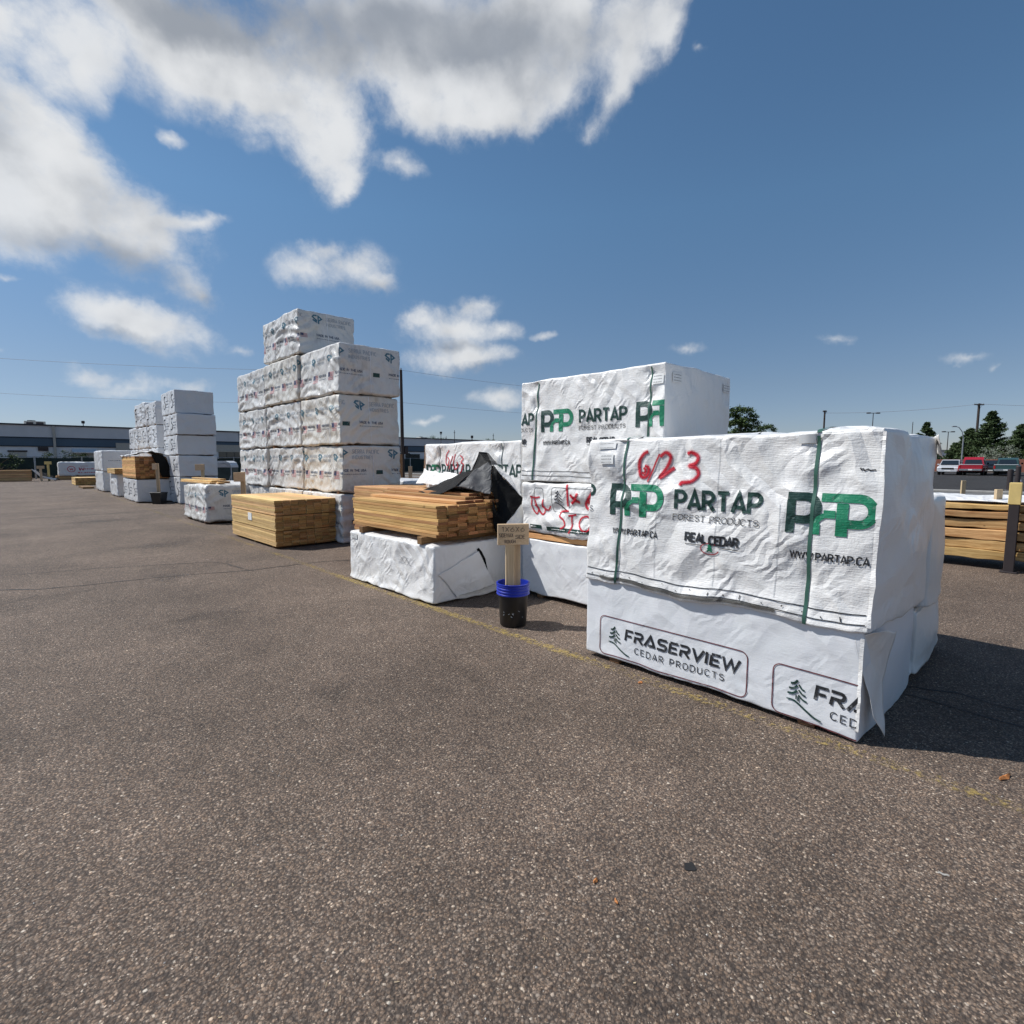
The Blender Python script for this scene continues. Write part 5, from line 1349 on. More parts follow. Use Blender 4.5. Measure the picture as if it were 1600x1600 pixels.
# ================================================================ right side: slab rack
t_ = thing('board_pile', 'long rack of thick live-edged cedar slabs at the right edge', 'lumber pile', (10.1, -2.6, 0), 0)
rng = random.Random(4)
zc = .14
for row in range(6):
    h = [.13, .135, .15, .14, .12, .10][row]
    for seg, (y0, y1) in enumerate([(-2.6, .32), (.34, 3.0)]):
        vs, fs = [], []; nseg = 36
        for d_, dx in enumerate((0, .38)):
            for k in range(nseg + 1):
                y = y0 + (y1 - y0) * k / nseg; sdd = row * 7 + seg * 3
                wv = .010 * math.sin(y * 2.1 + sdd) + .008 * abs(math.sin(y * 5 + sdd * 2)) + .004 * math.sin(y * 19 + sdd)
                wt = .012 * math.sin(y * 2.6 + sdd + 2) + .009 * math.sin(y * 7.1 + sdd)
                xo = 10.1 + dx + (.02 * math.sin(y * 4 + sdd) + rng.uniform(-.002, .002) + (row % 2) * .02 if d_ == 0 else 0)
                lo_, hi_ = zc + wv + .004, zc + h + wt * .6 - .006
                vs += [(xo + .006, y, lo_), (xo, y, lo_ + .007), (xo, y, hi_ - .010), (xo + .008, y, hi_)]
        n4_ = 4 * (nseg + 1)
        for k in range(nseg):
            for j in range(3): a = 4 * k + j; fs.append((a, a + 1, a + 5, a + 4))
            a = 4 * k; fs.append((a + 3, a + 3 + n4_, a + 7 + n4_, a + 7)); fs.append((a + 4, a + 4 + n4_, a + n4_, a))
        fs += [(0, n4_, n4_ + 3, 3), (4 * nseg, 4 * nseg + 3, n4_ + 4 * nseg + 3, n4_ + 4 * nseg)]
        o_ = put(link('slab', mesh('slab', vs, fs, False), M['beam']), t_)
    zc += h + .004
for y_ in (-1.9, 1.4): put(MB().box((10.15, y_, .001), (10.9, y_ + .14, .13), .01).build('dunnage_block', M['darksteel']), t_)
for row in range(6): put(MB().box((10.5, -2.55, .145 + .13 * row), (11.0, 2.95, .268 + .13 * row), .005).build('slab', M['beam']), t_)
cloth_o = thing('plastic_sheet', 'crinkled white sheet lying on top of the slab rack', 'plastic sheet', (10.3, -2.5, .95), 0)
cloth('sheet', [((10.25, 3.0, .965), (10.25, .3, .965), (11.1, .3, 1.02), (11.1, 3.0, 1.02)), ((10.25, .3, .965), (10.25, -2.5, .96), (11.1, -2.5, 1.02), (11.1, .3, 1.02))], M['bag'], cloth_o, wob=.03, seed=4, n=24)
t_ = thing('post', 'dark steel post standing before the slab rack', 'post', (9.98, .375, 0))
MB().box((-.055, -.055, 0), (.055, .055, .95), .006).build('post', M['darksteel'], t_)
MB().box((-.09, -.09, 0), (.09, .09, .02), .004).build('base_plate', M['darksteel'], t_)
t_ = thing('timber_block', 'yellow timber upright capping the dark steel post', 'timber', (9.98, .375, .952))
MB().box((-.06, -.065, 0), (.06, .065, .30), .006).build('timber', M['yellow'], t_)
t_ = thing('marker_stake', 'pale stake upright at the slab rack, left of the steel post', 'stake', (10.6, .58, .8), R(-30))
MB().box((-.06, -.02, 0), (.06, .02, .33), .003).build('post', M['stake'], t_)
x_, y_ = ground((1505 - 800) / 820 * 20, 20)
t_ = thing('marker_stake', 'short pale stake standing alone between slab rack and car park', 'stake', (x_, y_, 0), R(-44))
MB().box((-.08, -.03, 0), (.08, .03, .80), .004).build('post', M['stake'], t_)
MB().box((-.14, -.14, 0), (.14, .14, .05), .004).build('foot', M['block'], t_)
for px, ah, h_, lb in ((1577, 27.5, 1.12, 'dark bollard before the green pickup, left one'), (1589, 30.5, 1.25, 'dark bollard before the green pickup, right one')):
    x_, y_ = ground((px - 800) / 820 * ah, ah)
    t_ = thing('bollard', lb, 'bollard', (x_, y_, 0), 0, 'dark bollards')
    MB().tube([(0, 0, 0), (0, 0, h_ - .04), (0, 0, h_)], [.12, .12, .07], 14).build('post', M['darksteel'], t_)
    MB().box((-.18, -.18, 0), (.18, .18, .02), .004).build('base_plate', M['concrete'], t_)
x_, y_ = ground((1592 - 800) / 820 * 33, 33)
t_ = thing('traffic_cone', 'orange marker cone at the right edge by the bollards', 'traffic cone', (x_, y_, 0))
MB().lathe([(.14, .03), (.05, .5), (.03, .72), (0, .73)], n=16).build('cone', M['orange'], t_, smooth=True)
MB().box((-.19, -.19, 0), (.19, .19, .03), .005).build('base', M['orange'], t_)
MB().lathe([(.105, .26), (.082, .38)], n=16).build('band', M['label'], t_)

# ================================================================ vehicles (nose or tail towards -X)
def wheel(t, x, y, r, w=.24):
    s_ = 1 if y > 0 else -1
    o_ = MB().prism([(x + r * math.cos(a), r + r * math.sin(a)) for a in np.linspace(0, 2 * math.pi, 21)[:-1]], 1, y - w / 2, y + w / 2).build('wheel', M['tyre'], t)
    MB().prism([(x + r * .6 * math.cos(a), r + r * .6 * math.sin(a)) for a in np.linspace(0, 2 * math.pi, 17)[:-1]], 1, y + s_ * w / 2, y + s_ * (w / 2 + .01)).build('rim', M['rim'], o_)
def loft(sections, closed=True):
    """sections: list of equal-length point rings"""
    vs = [p for s_ in sections for p in s_]; n = len(sections[0]); fs = []
    for i in range(len(sections) - 1):
        for j in range(n if closed else n - 1): fs.append((i * n + j, i * n + (j + 1) % n, (i + 1) * n + (j + 1) % n, (i + 1) * n + j))
    fs += [tuple(range(n))[::-1], tuple((len(sections) - 1) * n + j for j in range(n))]
    return vs, fs
def body_from_profile(prof, half, z_tuck=.0):
    """side outline (x, z) lofted across the width with rounded shoulders and open wheel arches"""
    secs = []
    for (k, ins) in ((-1, .07), (-.96, .02), (-.85, 0), (.85, 0), (.96, .02), (1, .07)):
        cx = sum(p[0] for p in prof) / len(prof); cz = sum(p[1] for p in prof) / len(prof)
        secs.append([(x + (ins if x < cx else -ins), half * k, z - (ins if z > cz else -ins * .3)) for x, z in prof])
    return loft(secs)
def arch(x, r, z0, n=7):
    return [(x - r * math.cos(a), z0 + r * math.sin(a)) for a in np.linspace(0, math.pi, n)]
def pickup(label, x, y, paint, s=1.0, rail=True, L_=5.7, W=1.95, H=1.88):
    t = thing('pickup_truck', label, 'pickup truck', (x, y, 0))
    hw = W / 2; wr = .39
    # tail at x=0, nose at x=L_
    prof = [(0.02, .58), (.02, 1.10), (2.3, 1.12), (2.32, 1.13), (4.05, 1.14), (L_ - .25, 1.08), (L_ - .02, .96), (L_, .5)]
    bot = [(L_ - .35, .42)] + arch(L_ - .95, wr + .07, .42)[::-1] + [(2.2, .42)] + arch(1.15, wr + .07, .42)[::-1] + [(.1, .46)]
    vs, fs = body_from_profile(prof + bot, hw)
    MB().add(vs, fs).build('body', paint, t)
    MB().box((.10, -hw + .12, 1.02), (2.2, hw - .12, 1.127)).build('bed_opening', M['tyre'], t)
    if rail: MB().box((.05, -hw + .06, 1.125), (.15, hw - .06, 1.19), .01).build('tailgate_top', M['silver_paint'], t)
    cab = [(2.32, 1.12), (2.42, 1.62), (2.60, 1.80), (2.9, H), (3.65, H - .01), (3.95, H - .10), (4.62, 1.14)]
    MB().add(*loft([[(px, -hw + .10 + (.10 if pz < 1.5 else .20) - .1, pz) for px, pz in cab], [(px, hw - .10 - (.10 if pz < 1.5 else .20) + .1, pz) for px, pz in cab]])).build('cab', paint, t)
    MB().add([(2.335, -hw + .28, 1.24), (2.335, hw - .28, 1.24), (2.46, hw - .36, 1.68), (2.46, -hw + .36, 1.68)], [(0, 1, 2, 3)]).build('rear_window', M['glass'], t, loc=(-.03, 0, 0))
    MB().add([(4.53, -hw + .28, 1.24), (4.53, hw - .28, 1.24), (4.02, hw - .36, 1.72), (4.02, -hw + .36, 1.72)], [(0, 1, 2, 3)]).build('windscreen', M['glass'], t, loc=(.05, 0, .03))
    for s_ in (-1, 1):
        for a, b_ in ((2.62, 3.30), (3.38, 4.25)):
            MB().add([(a, s_ * (hw - .085), 1.22), (b_, s_ * (hw - .085), 1.22), (min(b_, 3.95), s_ * (hw - .19), 1.70), (a + .05, s_ * (hw - .19), 1.70)], [(0, 1, 2, 3)]).build('side_window', M['glass'], t)
        MB().box((-.01, s_ * (hw - .12) - .07, .74), (.05, s_ * (hw - .12) + .07, 1.04), .01).build('tail_light', M['tail_red'], t)
        MB().box((L_ - .10, s_ * (hw - .25) - .18, .76), (L_ + .01, s_ * (hw - .25) + .18, .94), .01).build('headlight', M['lamp_glass'], t)
        MB().box((4.1, s_ * (hw + .06) - .08, 1.18), (4.2, s_ * (hw + .06) + .08, 1.36), .02).build('wing_mirror', M['tyre'], t)
        MB().box((2.75, s_ * (hw + .005) - .01, 1.0), (2.95, s_ * (hw + .005) + .01, 1.04)).build('door_handle', M['chrome'], t)
        for wx in (1.15, L_ - .95): wheel(t, wx, s_ * (hw - .13), wr)
    MB().box((-.12, -hw + .08, .50), (.03, hw - .08, .70), .02).build('rear_bumper', M['chrome'], t)
    MB().box((L_ - .05, -hw + .08, .45), (L_ + .10, hw - .08, .66), .02).build('front_bumper', M['chrome'], t)
    MB().box((-.125, -.16, .56), (-.122, .16, .68)).build('number_plate', M['plate'], t)
    MB().box((.3, -.45, .2), (L_ - .4, .45, .46)).build('chassis', M['tyre'], t)
    return t
def suv(label, x, y, paint, L_=4.6, W=1.85, H=1.68, nose=True, rack=True):
    t = thing('parked_car', label, 'car', (x, y, 0)); hw = W / 2; wr = .36
    prof = [(0, .45), (.0, .78), (.12, .92), (1.15, 1.04), (1.25, 1.05), (L_ - .1, 1.10), (L_, .95), (L_, .48)]
    bot = [(L_ - .3, .36)] + arch(L_ - .85, wr + .06, .36)[::-1] + [(2.0, .34)] + arch(.92, wr + .06, .36)[::-1] + [(.2, .34)]
    MB().add(*body_from_profile(prof + bot, hw)).build('body', paint, t)
    cab = [(1.05, 1.03), (1.85, 1.56), (2.15, H - .02), (3.0, H), (3.9, H - .07), (L_ - .12, 1.25), (L_ - .08, 1.08)]
    MB().add(*loft([[(px, -hw + (.06 if pz < 1.3 else .17), pz) for px, pz in cab], [(px, hw - (.06 if pz < 1.3 else .17), pz) for px, pz in cab]])).build('cabin', paint, t)
    MB().add([(1.12, -hw + .15, 1.10), (1.12, hw - .15, 1.10), (1.86, hw - .24, 1.57), (1.86, -hw + .24, 1.57)], [(0, 1, 2, 3)]).build('windscreen', M['glass'], t, loc=(-.035, 0, .03))
    MB().add([(L_ - .13, -hw + .2, 1.2), (L_ - .13, hw - .2, 1.2), (3.98, hw - .28, 1.58), (3.98, -hw + .28, 1.58)], [(0, 1, 2, 3)]).build('rear_window', M['glass'], t, loc=(.05, 0, .02))
    for s_ in (-1, 1):
        for a, b_ in ((1.5, 2.45), (2.52, 3.3), (3.36, 3.95)):
            MB().add([(a, s_ * (hw - .05), 1.10), (b_, s_ * (hw - .05), 1.10), (b_ - .02, s_ * (hw - .165), 1.55), (max(a, 2.0), s_ * (hw - .165), 1.55)], [(0, 1, 2, 3)]).build('side_window', M['glass'], t)
        MB().box((-.02, s_ * (hw - .26) - .2, .70), (.08, s_ * (hw - .26) + .18, .84), .02).build('headlight', M['lamp_glass'], t)
        MB().box((L_ - .06, s_ * (hw - .16) - .08, .85), (L_ + .015, s_ * (hw - .16) + .08, 1.15), .01).build('tail_light', M['tail_red'], t)
        MB().box((1.45, s_ * (hw + .07) - .09, 1.08), (1.55, s_ * (hw + .07) + .09, 1.22), .02).build('wing_mirror', paint, t)
        for wx in (.92, L_ - .85): wheel(t, wx, s_ * (hw - .12), wr, .22)
    MB().box((-.03, -hw + .40, .62), (.02, hw - .40, .80), .01).build('grille', M['tyre'], t)
    MB().box((-.06, -hw + .12, .36), (.03, hw - .12, .56), .02).build('front_bumper', paint, t)
    MB().box((-.065, -.26, .42), (-.061, .26, .54)).build('number_plate', M['plate'], t)
    return t
suv('silver-white car parked nose out beside the red pickup', 74.0, 8.30, M['silver_paint'])
suv('dark car showing its roof between the two pickups', 80.0, 5.2, M['black_paint'], H=1.6)
pickup('red pickup truck parked tail out in the far car park', 73.5, 6.38, M['red_paint'], L_=5.9, W=2.02, H=1.95)
pickup('dark green pickup truck parked tail out right of the red one', 73.5, 3.65, M['green_paint'], L_=5.6, rail=True, H=1.86)
suv('black car with a bright roof right of the dark green pickup', 75.0, .9, M['black_paint'], H=1.8)
suv('white car parked far behind the silver-white one', 86.0, 13.0, M['silver_paint'])
t_ = thing('boundary_wall', 'low red-brown wall running behind the parked cars', 'wall', (98, -40, 0))
for k in range(18): MB().box((0, 6.0 * k, .05), (.25, 6.0 * k + 5.95, 1.75), .02).build('panel', M['roadred'], t_)

# ================================================================ long warehouse and fence on the left
B_ = thing('warehouse', 'long low grey warehouse with a dark blue band behind the fence', 'building', (-40, 90, 0))
X0, X1 = 0, 190
joints = [0, 22, 44.95, 67, 92, 117, 142, 166, 190]
for k in range(8):
    a, b_ = joints[k] + .03, joints[k + 1] - .03
    MB().box((a, 0, 0), (b_, .4, 3.36)).build('lower_wall_panel', M['wall_white'], B_)
    MB().box((a, -.02, 4.5), (b_, .4, 6.02)).build('upper_wall_panel', M['wall_grey'], B_)
    MB().box((a, -.05, 3.42), (b_, .4, 4.42)).build('band_panel', M['wall_blue'], B_)
MB().box((0, -.12, 3.33), (190, .42, 3.44)).build('trim_strip', M['trim_dark'], B_)
MB().box((0, -.10, 4.40), (190, .42, 4.53)).build('trim_strip', M['trim_dark'], B_)
MB().box((-.2, -.16, 6.0), (190.2, .6, 6.17)).build('roof_cap', M['trim_dark'], B_)
MB().box((0, .4, 0), (190, 40, 5.95)).build('roof', M['wall_grey'], B_)
for xx in (44.95, 92, 142): MB().box((xx - .13, -.26, 0), (xx + .13, -.13, 6.0)).build('downpipe', M['wall_beige'], B_)
MB().box((51.3, -.16, 2.95), (70, -.06, 3.9)).box((51.3, -.2, 3.9), (70, -.06, 4.0)).build('recess_panel', M['wall_beige'], B_)
MB().box((43.3, -.18, 2.8), (44.3, -.02, 3.3)).build('vent', M['darksteel'], B_)
for (a, b_) in ((40.6, 42.2), (36.5, 38.0), (30, 31.6)):
    d_ = MB().box((a, -.06, .2), (b_, .0, 2.65)).build('door', M['wall_beige'], B_)
    MB().box((a - .1, -.10, 2.65), (b_ + .1, .0, 2.85)).build('door_frame', M['darksteel'], d_)
aw = MB().prism([(0, 2.95), (-1.3, 2.60), (-1.3, 2.68), (0, 3.10)], 0, 46.6, 49.2)
aw.build('awning', M['wall_white'], B_)
MB().box((46.9, -.05, .2), (48.9, .0, 2.5)).build('door', M['wall_beige'], B_)
for k, a in enumerate((64.0, 71.5, 79, 88.5, 97.5, 106)):
    w_ = MB().box((a, -.05, 1.2), (a + 3.4, .0, 2.9)).build('window', M['window'], B_)
    for j in range(1, 3): MB().box((a + 1.13 * j - .03, -.08, 1.2), (a + 1.13 * j + .03, -.05, 2.9)).build('mullion', M['trim_dark'], w_)
for (a, y_, w_, h_, lb, n_) in ((42.3, 93, 2.1, .75, 'grey rooftop unit on the warehouse roof at the left', 0), (103.2, 93, 1.8, .55, 'small rooftop unit on the warehouse roof near the utility pole', 1)):
    t_ = thing('rooftop_unit', lb, 'rooftop unit', (-40 + a, y_, 5.95))
    MB().box((0, 0, 0), (w_, 1.6, h_), .03).build('housing', M['hvac'], t_)
    MB().box((w_ * .1, -.02, h_ * .25), (w_ * .42, 0, h_ * .8)).box((w_ * .55, -.02, h_ * .2), (w_ * .9, 0, h_ * .85)).build('louvre', M['darksteel'], t_)
    MB().lathe([(w_ * .2, h_), (w_ * .2, h_ + .12), (w_ * .16, h_ + .12), (0, h_ + .06)], (w_ * .35, .8, 0), 14).build('fan', M['darksteel'], t_)
t_ = thing('floodlight', 'small floodlight standing on the warehouse roof', 'light', (8.0, 90.2, 6.17))
MB().tube([(0, 0, 0), (0, 0, .32)], .05, 6).build('arm', M['darksteel'], t_); MB().box((-.18, -.12, .3), (.18, .1, .66), .04).build('lamp', M['darksteel'], t_)

F_ = thing('fence', 'dark green screened chain-link fence in front of the warehouse', 'fence', (-30, 62, 0))
for k in range(35):
    MB().tube([(3.2 * k, 0, 0), (3.2 * k, 0, 1.96)], .045, 8).build('post', M['steel'], F_)
    if k < 34:
        vs, fs = [], []
        for i in range(9):
            for j in range(3): vs.append((3.2 * k + .06 + 3.08 * i / 8, -.03 + .05 * math.sin(i * 1.9 + k * 2 + j), .04 + .90 * j - (.05 * math.sin(math.pi * i / 8) if j == 2 else 0)))
        for i in range(8):
            for j in range(2): a = i * 3 + j; fs.append((a, a + 3, a + 4, a + 1))
        link('screen', mesh('screen', vs, fs, True), M['screen'], F_)
MB().tube([(0, 0, 1.90), (108.8, 0, 1.90)], .03, 6).build('top_rail', M['steel'], F_)

# ================================================================ vegetation
def tuft_mesh(name, n, seed, size, kind='leaf'):
    rr = random.Random(seed); vs, fs = [], []
    for k in range(n):
        c = Vector((rr.gauss(0, .33), rr.gauss(0, .33), rr.gauss(0, .28)))
        d = Vector((rr.uniform(-1, 1), rr.uniform(-1, 1), rr.uniform(-.3, 1))).normalized(); e = d.cross(Vector((rr.uniform(-1, 1), rr.uniform(-1, 1), rr.uniform(-1, 1)))).normalized()
        s_ = size * rr.uniform(.6, 1.3); w_ = s_ * (.42 if kind == 'leaf' else .13)
        b0 = len(vs); vs += [c - e * w_, c + d * s_ * .5 - e * w_ * .3, c + d * s_, c + d * s_ * .4 + e * w_]; fs.append((b0, b0 + 1, b0 + 2, b0 + 3))
    return vs, fs
def crown(mb, centres, seed, n_per, size, kind='leaf', mat_=None):
    rr = random.Random(seed); vs, fs = [], []
    for (c, r_) in centres:
        v_, f_ = tuft_mesh('x', n_per, rr.randint(0, 99999), size / max(r_, .01), kind); b0 = len(vs)
        vs += [(c[0] + p[0] * r_, c[1] + p[1] * r_, c[2] + p[2] * r_ * .8) for p in v_]; fs += [tuple(i + b0 for i in q) for q in f_]
    return vs, fs
def broad_tree(name, label, px, ah, h, rad, mat_, seed, cat='tree', trunk=True, n=46, size=.22, group=None, z0=.25):
    x_, y_ = ground((px - 800) / 820 * ah, ah) if px is not None else ah
    t = thing(name, label, cat, (x_, y_, 0), 0, group); rr = random.Random(seed); cs = []
    for k in range(n):
        a = rr.uniform(0, 6.283); u = rr.uniform(z0, 1); rr_ = rad * math.sin(math.pi * min(.97, max(.12, u * .86))) ** .6 * rr.uniform(.35, 1)
        cs.append(((rr_ * math.cos(a), rr_ * math.sin(a), h * (u * .93)), rad * rr.uniform(.22, .42)))
    vs, fs = crown(None, cs, seed, 75, size, 'leaf'); link('crown', mesh('crown', vs, fs), mat_, t)
    m_ = MB().tube([(0, 0, 0), (.05, .03, h * .35), (-.05, .06, h * .75)], [h * .03, h * .022, h * .008], 7)
    for k in range(6):
        a = k * 1.1; m_.tube([(0, 0, h * (.28 + .06 * k)), (rad * .55 * math.cos(a), rad * .55 * math.sin(a), h * (.5 + .06 * k))], [h * .012, h * .004], 5)
    m_.build('trunk', M['bark'], t); return t
def pine(label, px, ah, h, rad, seed, n_br=120, lean=0, group='pines beyond the car park', size=.30):
    x_, y_ = ground((px - 800) / 820 * ah, ah); t = thing('pine_tree', label, 'tree', (x_, y_, 0), 0, group)
    rr = random.Random(seed); m_ = MB().tube([(0, 0, 0), (.1, 0, h * .5), (0, 0, h * .97)], [h * .028, h * .018, h * .003], 7); cs = []
    for k in range(n_br):
        u = rr.uniform(.06, 1) ** 1.15; a = rr.uniform(0, 6.283); L1 = rad * (1 - u) ** .95 * rr.uniform(.5, 1.15) + .18
        z_ = h * u * .95; up = .12 + .42 * u
        e = Vector((L1 * math.cos(a), L1 * math.sin(a), z_ + L1 * up)); b0 = Vector((0, 0, z_))
        if k % 3 == 0: m_.tube([b0, b0.lerp(e, .5) - Vector((0, 0, L1 * .06)), e], [.05, .03, .01], 4)
        for j in range(4):
            q = b0.lerp(e, .35 + .65 * (j + rr.random() * .6) / 4); cs.append(((q.x, q.y, q.z - (1 - (j / 3)) * L1 * .05), rr.uniform(.34, .56) * (1.2 - .6 * u)))
    vs, fs = crown(None, cs, seed, 34, size, 'leaf'); link('crown', mesh('crown', vs, fs), M['needle'], t)
    m_.build('trunk', M['bark'], t); return t
pine('tallest dark pine behind the green pickup', 1541, 84, 9.6, 4.3, 1, 190)
pine('broad dark pine left of the tallest one, behind the red pickup', 1509, 88, 7.0, 3.6, 2, 150)
pine('dark pine cut by the right edge of the picture', 1590, 80, 7.2, 4.4, 3, 170)
pine('low dark pine at the left end of the pine group', 1488, 90, 4.6, 2.4, 4, 90)
pine('lone dark conifer peeking over the front right stack', 1441, 100, 9.0, 3.8, 6, 120, group=None)
broad_tree('shrub', 'silvery round bush behind the two pickups', 1556, 78, 3.9, 2.7, M['silverleaf'], 7, 'bush', n=50, size=.16, z0=.1)
broad_tree('shrub', 'green bush at the right edge beneath the cut pine', 1598, 79, 3.0, 2.2, M['leaf'], 17, 'bush', n=30, z0=.1)
broad_tree('leafy_tree', 'round green tree behind the tall monogrammed pack', 1155, 62, 8.2, 1.9, M['leaf'], 8, n=110, size=.26)
broad_tree('leafy_tree', 'low green treetops right of the round green tree', 1190, 78, 7.1, 2.0, M['leaf'], 9, n=80, size=.26)
broad_tree('leafy_tree', 'dark treetop above the red-dated pack, left one', 668, 150, 8.9, 4.2, M['needle'], 10)
broad_tree('leafy_tree', 'dark treetop above the red-dated pack, middle one', 684, 152, 8.4, 3.6, M['needle'], 11, n=30)
broad_tree('leafy_tree', 'dark treetop above the red-dated pack, right one', 768, 150, 8.2, 2.8, M['needle'], 12, n=30)
rr = random.Random(9)
for k, (x_, y_, h_, r_) in enumerate([(-5.5, 61.0, 2.5, 2.0), (-2.6, 60.8, 2.35, 2.0), (-.2, 61.0, 2.2, 1.5), (3.6, 63.4, 2.55, 1.6), (5.6, 63.6, 2.3, 1.2), (8.4, 63.5, 2.45, 1.5), (10.6, 63.5, 2.2, 1.2)]):
    broad_tree('shrub', ['bright hedge bush cut by the left edge', 'bright hedge bush in front of the fence, second from the left edge', 'hedge bush in front of the fence, third from the left edge', 'bush rising behind the fence above the T-shaped signs', 'small bush behind the fence left of the awning', 'bush behind the fence under the awning', 'small bush behind the fence right of the awning'][k],
        None, (x_, y_), h_, r_, M['hedge'], 30 + k, 'bush', n=26, size=.13, group='bushes along the fence', z0=.08)

# ================================================================ poles, lamps and wires
def at(px, ah): return ground((px - 800) / 820 * ah, ah)
x_, y_ = at(630, 35.3)
t_ = thing('utility_pole', 'tall dark pole right of the tower of printed packs', 'pole', (x_, y_, 0))
MB().tube([(0, 0, 0), (0, 0, 4), (0, 0, 7.5)], [.13, .115, .09], 10).build('pole', M['polewood'], t_)
MB().box((-.30, -.05, 2.0), (.55, .05, 2.08)).build('bracket', M['darksteel'], t_)
MB().box((.1, -.14, 2.08), (.36, .12, 2.5), .02).build('meter_box', M['darksteel'], t_)
MB().tube([(0, 0, 7.5), (0, 0, 7.62)], .05, 8).build('insulator', M['steel'], t_)
def upole(label, px, ah, h, arms=1, r_=.16, arm=2.2):
    x_, y_ = at(px, ah); t = thing('utility_pole', label, 'pole', (x_, y_, 0), R(-44 + 10))
    MB().tube([(0, 0, 0), (0, 0, h)], [r_ * 1.2, r_], 8).build('pole', M['polewood'], t)
    for k in range(arms):
        z_ = h - .25 - .7 * k; MB().box((-arm / 2, -.07, z_ - .08), (arm / 2, .07, z_ + .1)).build('crossarm', M['polewood'], t)
        for j in (-.45, -.25, .25, .45): MB().tube([(arm * j, 0, z_ + .1), (arm * j, 0, z_ + .32)], .05, 6).build('insulator', M['steel'], t)
        for s_ in (-1, 1): MB().tube([(s_ * arm * .3, -.1, z_ - .05), (0, -.1, z_ - .8)], .03, 4).build('brace', M['steel'], t)
    return t
upole('utility pole with a crossarm above the pines', 1519, 105, 12.8, 1, .2, 2.3)
upole('utility pole above the middle of the front right stack', 1282, 110, 11.9, 1, .16, .9)
def lamp2(label, px, ah, h):
    x_, y_ = at(px, ah); t = thing('street_lamp', label, 'street lamp', (x_, y_, 0), R(-40))
    MB().tube([(0, 0, 0), (0, 0, h)], [.1, .06], 8).build('pole', M['darksteel'], t)
    MB().box((-.75, -.03, h - .1), (.75, .03, h - .02)).build('arm', M['darksteel'], t)
    for s_ in (-1, 1): MB().box((s_ * .95 - .32, -.2, h - .12), (s_ * .95 + .32, .2, h + .08), .04).build('lamp_head', M['darksteel'], t)
lamp2('double-headed car park lamp seen above the front right stack', 1357, 100, 10.5)
lamp2('double-headed car park lamp left of the pines', 1475, 105, 7.3)
x_, y_ = at(1499, 72); t_ = thing('street_lamp', 'pale street lamp with a curved arm behind the silver-white car', 'street lamp', (x_, y_, 0), R(-44))
MB().tube([(0, 0, 0), (0, 0, 4.6), (-.25, 0, 5.5), (-.7, 0, 6.05), (-1.2, 0, 6.2)], [.09, .07, .05, .045, .04], 8).build('pole', M['steel'], t_)
MB().box((-1.65, -.12, 6.12), (-1.1, .12, 6.26), .03).build('lamp_head', M['steel'], t_)
for k, (px, ah, yt, lb) in enumerate([(711, 100, 673, 'thin mast left of the black hood, over the red-dated pack'), (771, 110, 678, 'thin mast right of the black hood, over the red-dated pack'), (690, 110, 676, 'thin mast above the dark treetops'), (1419, 100, 660, 'thin mast left of the lone conifer'), (698, 120, 682, 'short thin mast beside the tallest thin mast')]):
    x_, y_ = at(px, ah); t_ = thing('mast', lb, 'pole', (x_, y_, 0)); h_ = 1.55 + (720 - yt) / 820 * ah
    MB().tube([(0, 0, 0), (0, 0, h_)], [.09, .05], 6).build('pole', M['darksteel'], t_); MB().box((-.2, -.04, h_ - .5), (.2, .04, h_ - .42)).build('crossbar', M['darksteel'], t_)
x_, y_ = at(738, 100); t_ = thing('floodlight', 'floodlight on a short pole above the red-dated pack', 'light', (x_, y_, 0)); MB().tube([(0, 0, 0), (0, 0, 5.9)], .08, 6).build('pole', M['darksteel'], t_); MB().box((-.22, -.15, 5.8), (.22, .15, 6.3), .04).build('lamp', M['darksteel'], t_)
x_, y_ = at(690, 95); t_ = thing('floodlight', 'tiny floodlight on the warehouse roof right of the utility pole', 'light', (x_, y_, 0)); MB().tube([(0, 0, 0), (0, 0, 6.4)], .05, 6).build('pole', M['darksteel'], t_); MB().box((-.22, -.1, 6.4), (.22, .1, 6.75), .04).build('lamp', M['darksteel'], t_)
def wire(label, pts, r_=.012, sag=.25):
    P_ = []
    for a, b_ in zip(pts[:-1], pts[1:]):
        a, b_ = Vector(a), Vector(b_)
        for k in range(12): u = k / 12; q = a.lerp(b_, u); q.z -= sag * 4 * u * (1 - u); P_.append(q)
    P_.append(Vector(pts[-1]))
    o_ = MB().tube(P_, r_, 4, False).build('overhead_wire', M['wire']); tag(o_, label, 'wire')
gx = lambda r_, a: ground(r_, a)
wire('upper overhead wire left of the dark pole', [gx(-58, 30) + (8.2,), gx(-30.3, 31.1) + (7.5,), gx(-7.35, 35.3) + (7.5,)], .009)
wire('upper overhead wire from the dark pole to the right', [gx(-7.35, 35.3) + (7.5,), gx(12, 48) + (7.4,)], .009)
wire('lower overhead wire left of the dark pole', [gx(-58, 30) + (5.9,), gx(-30.3, 31.1) + (5.5,), gx(-7.35, 35.3) + (5.4,)], .008)
wire('lower overhead wire from the dark pole to the right', [gx(-7.35, 35.3) + (5.4,), gx(14, 50) + (5.5,)], .008)
xa, ya = at(1282, 110); xb, yb = at(1519, 105); xc, yc = at(1900, 100)
wire('pale overhead wire between the two utility poles on the right', [(xa, ya, 11.4), (xb, yb, 12.7), (xc, yc, 12.0)], .03, .5)

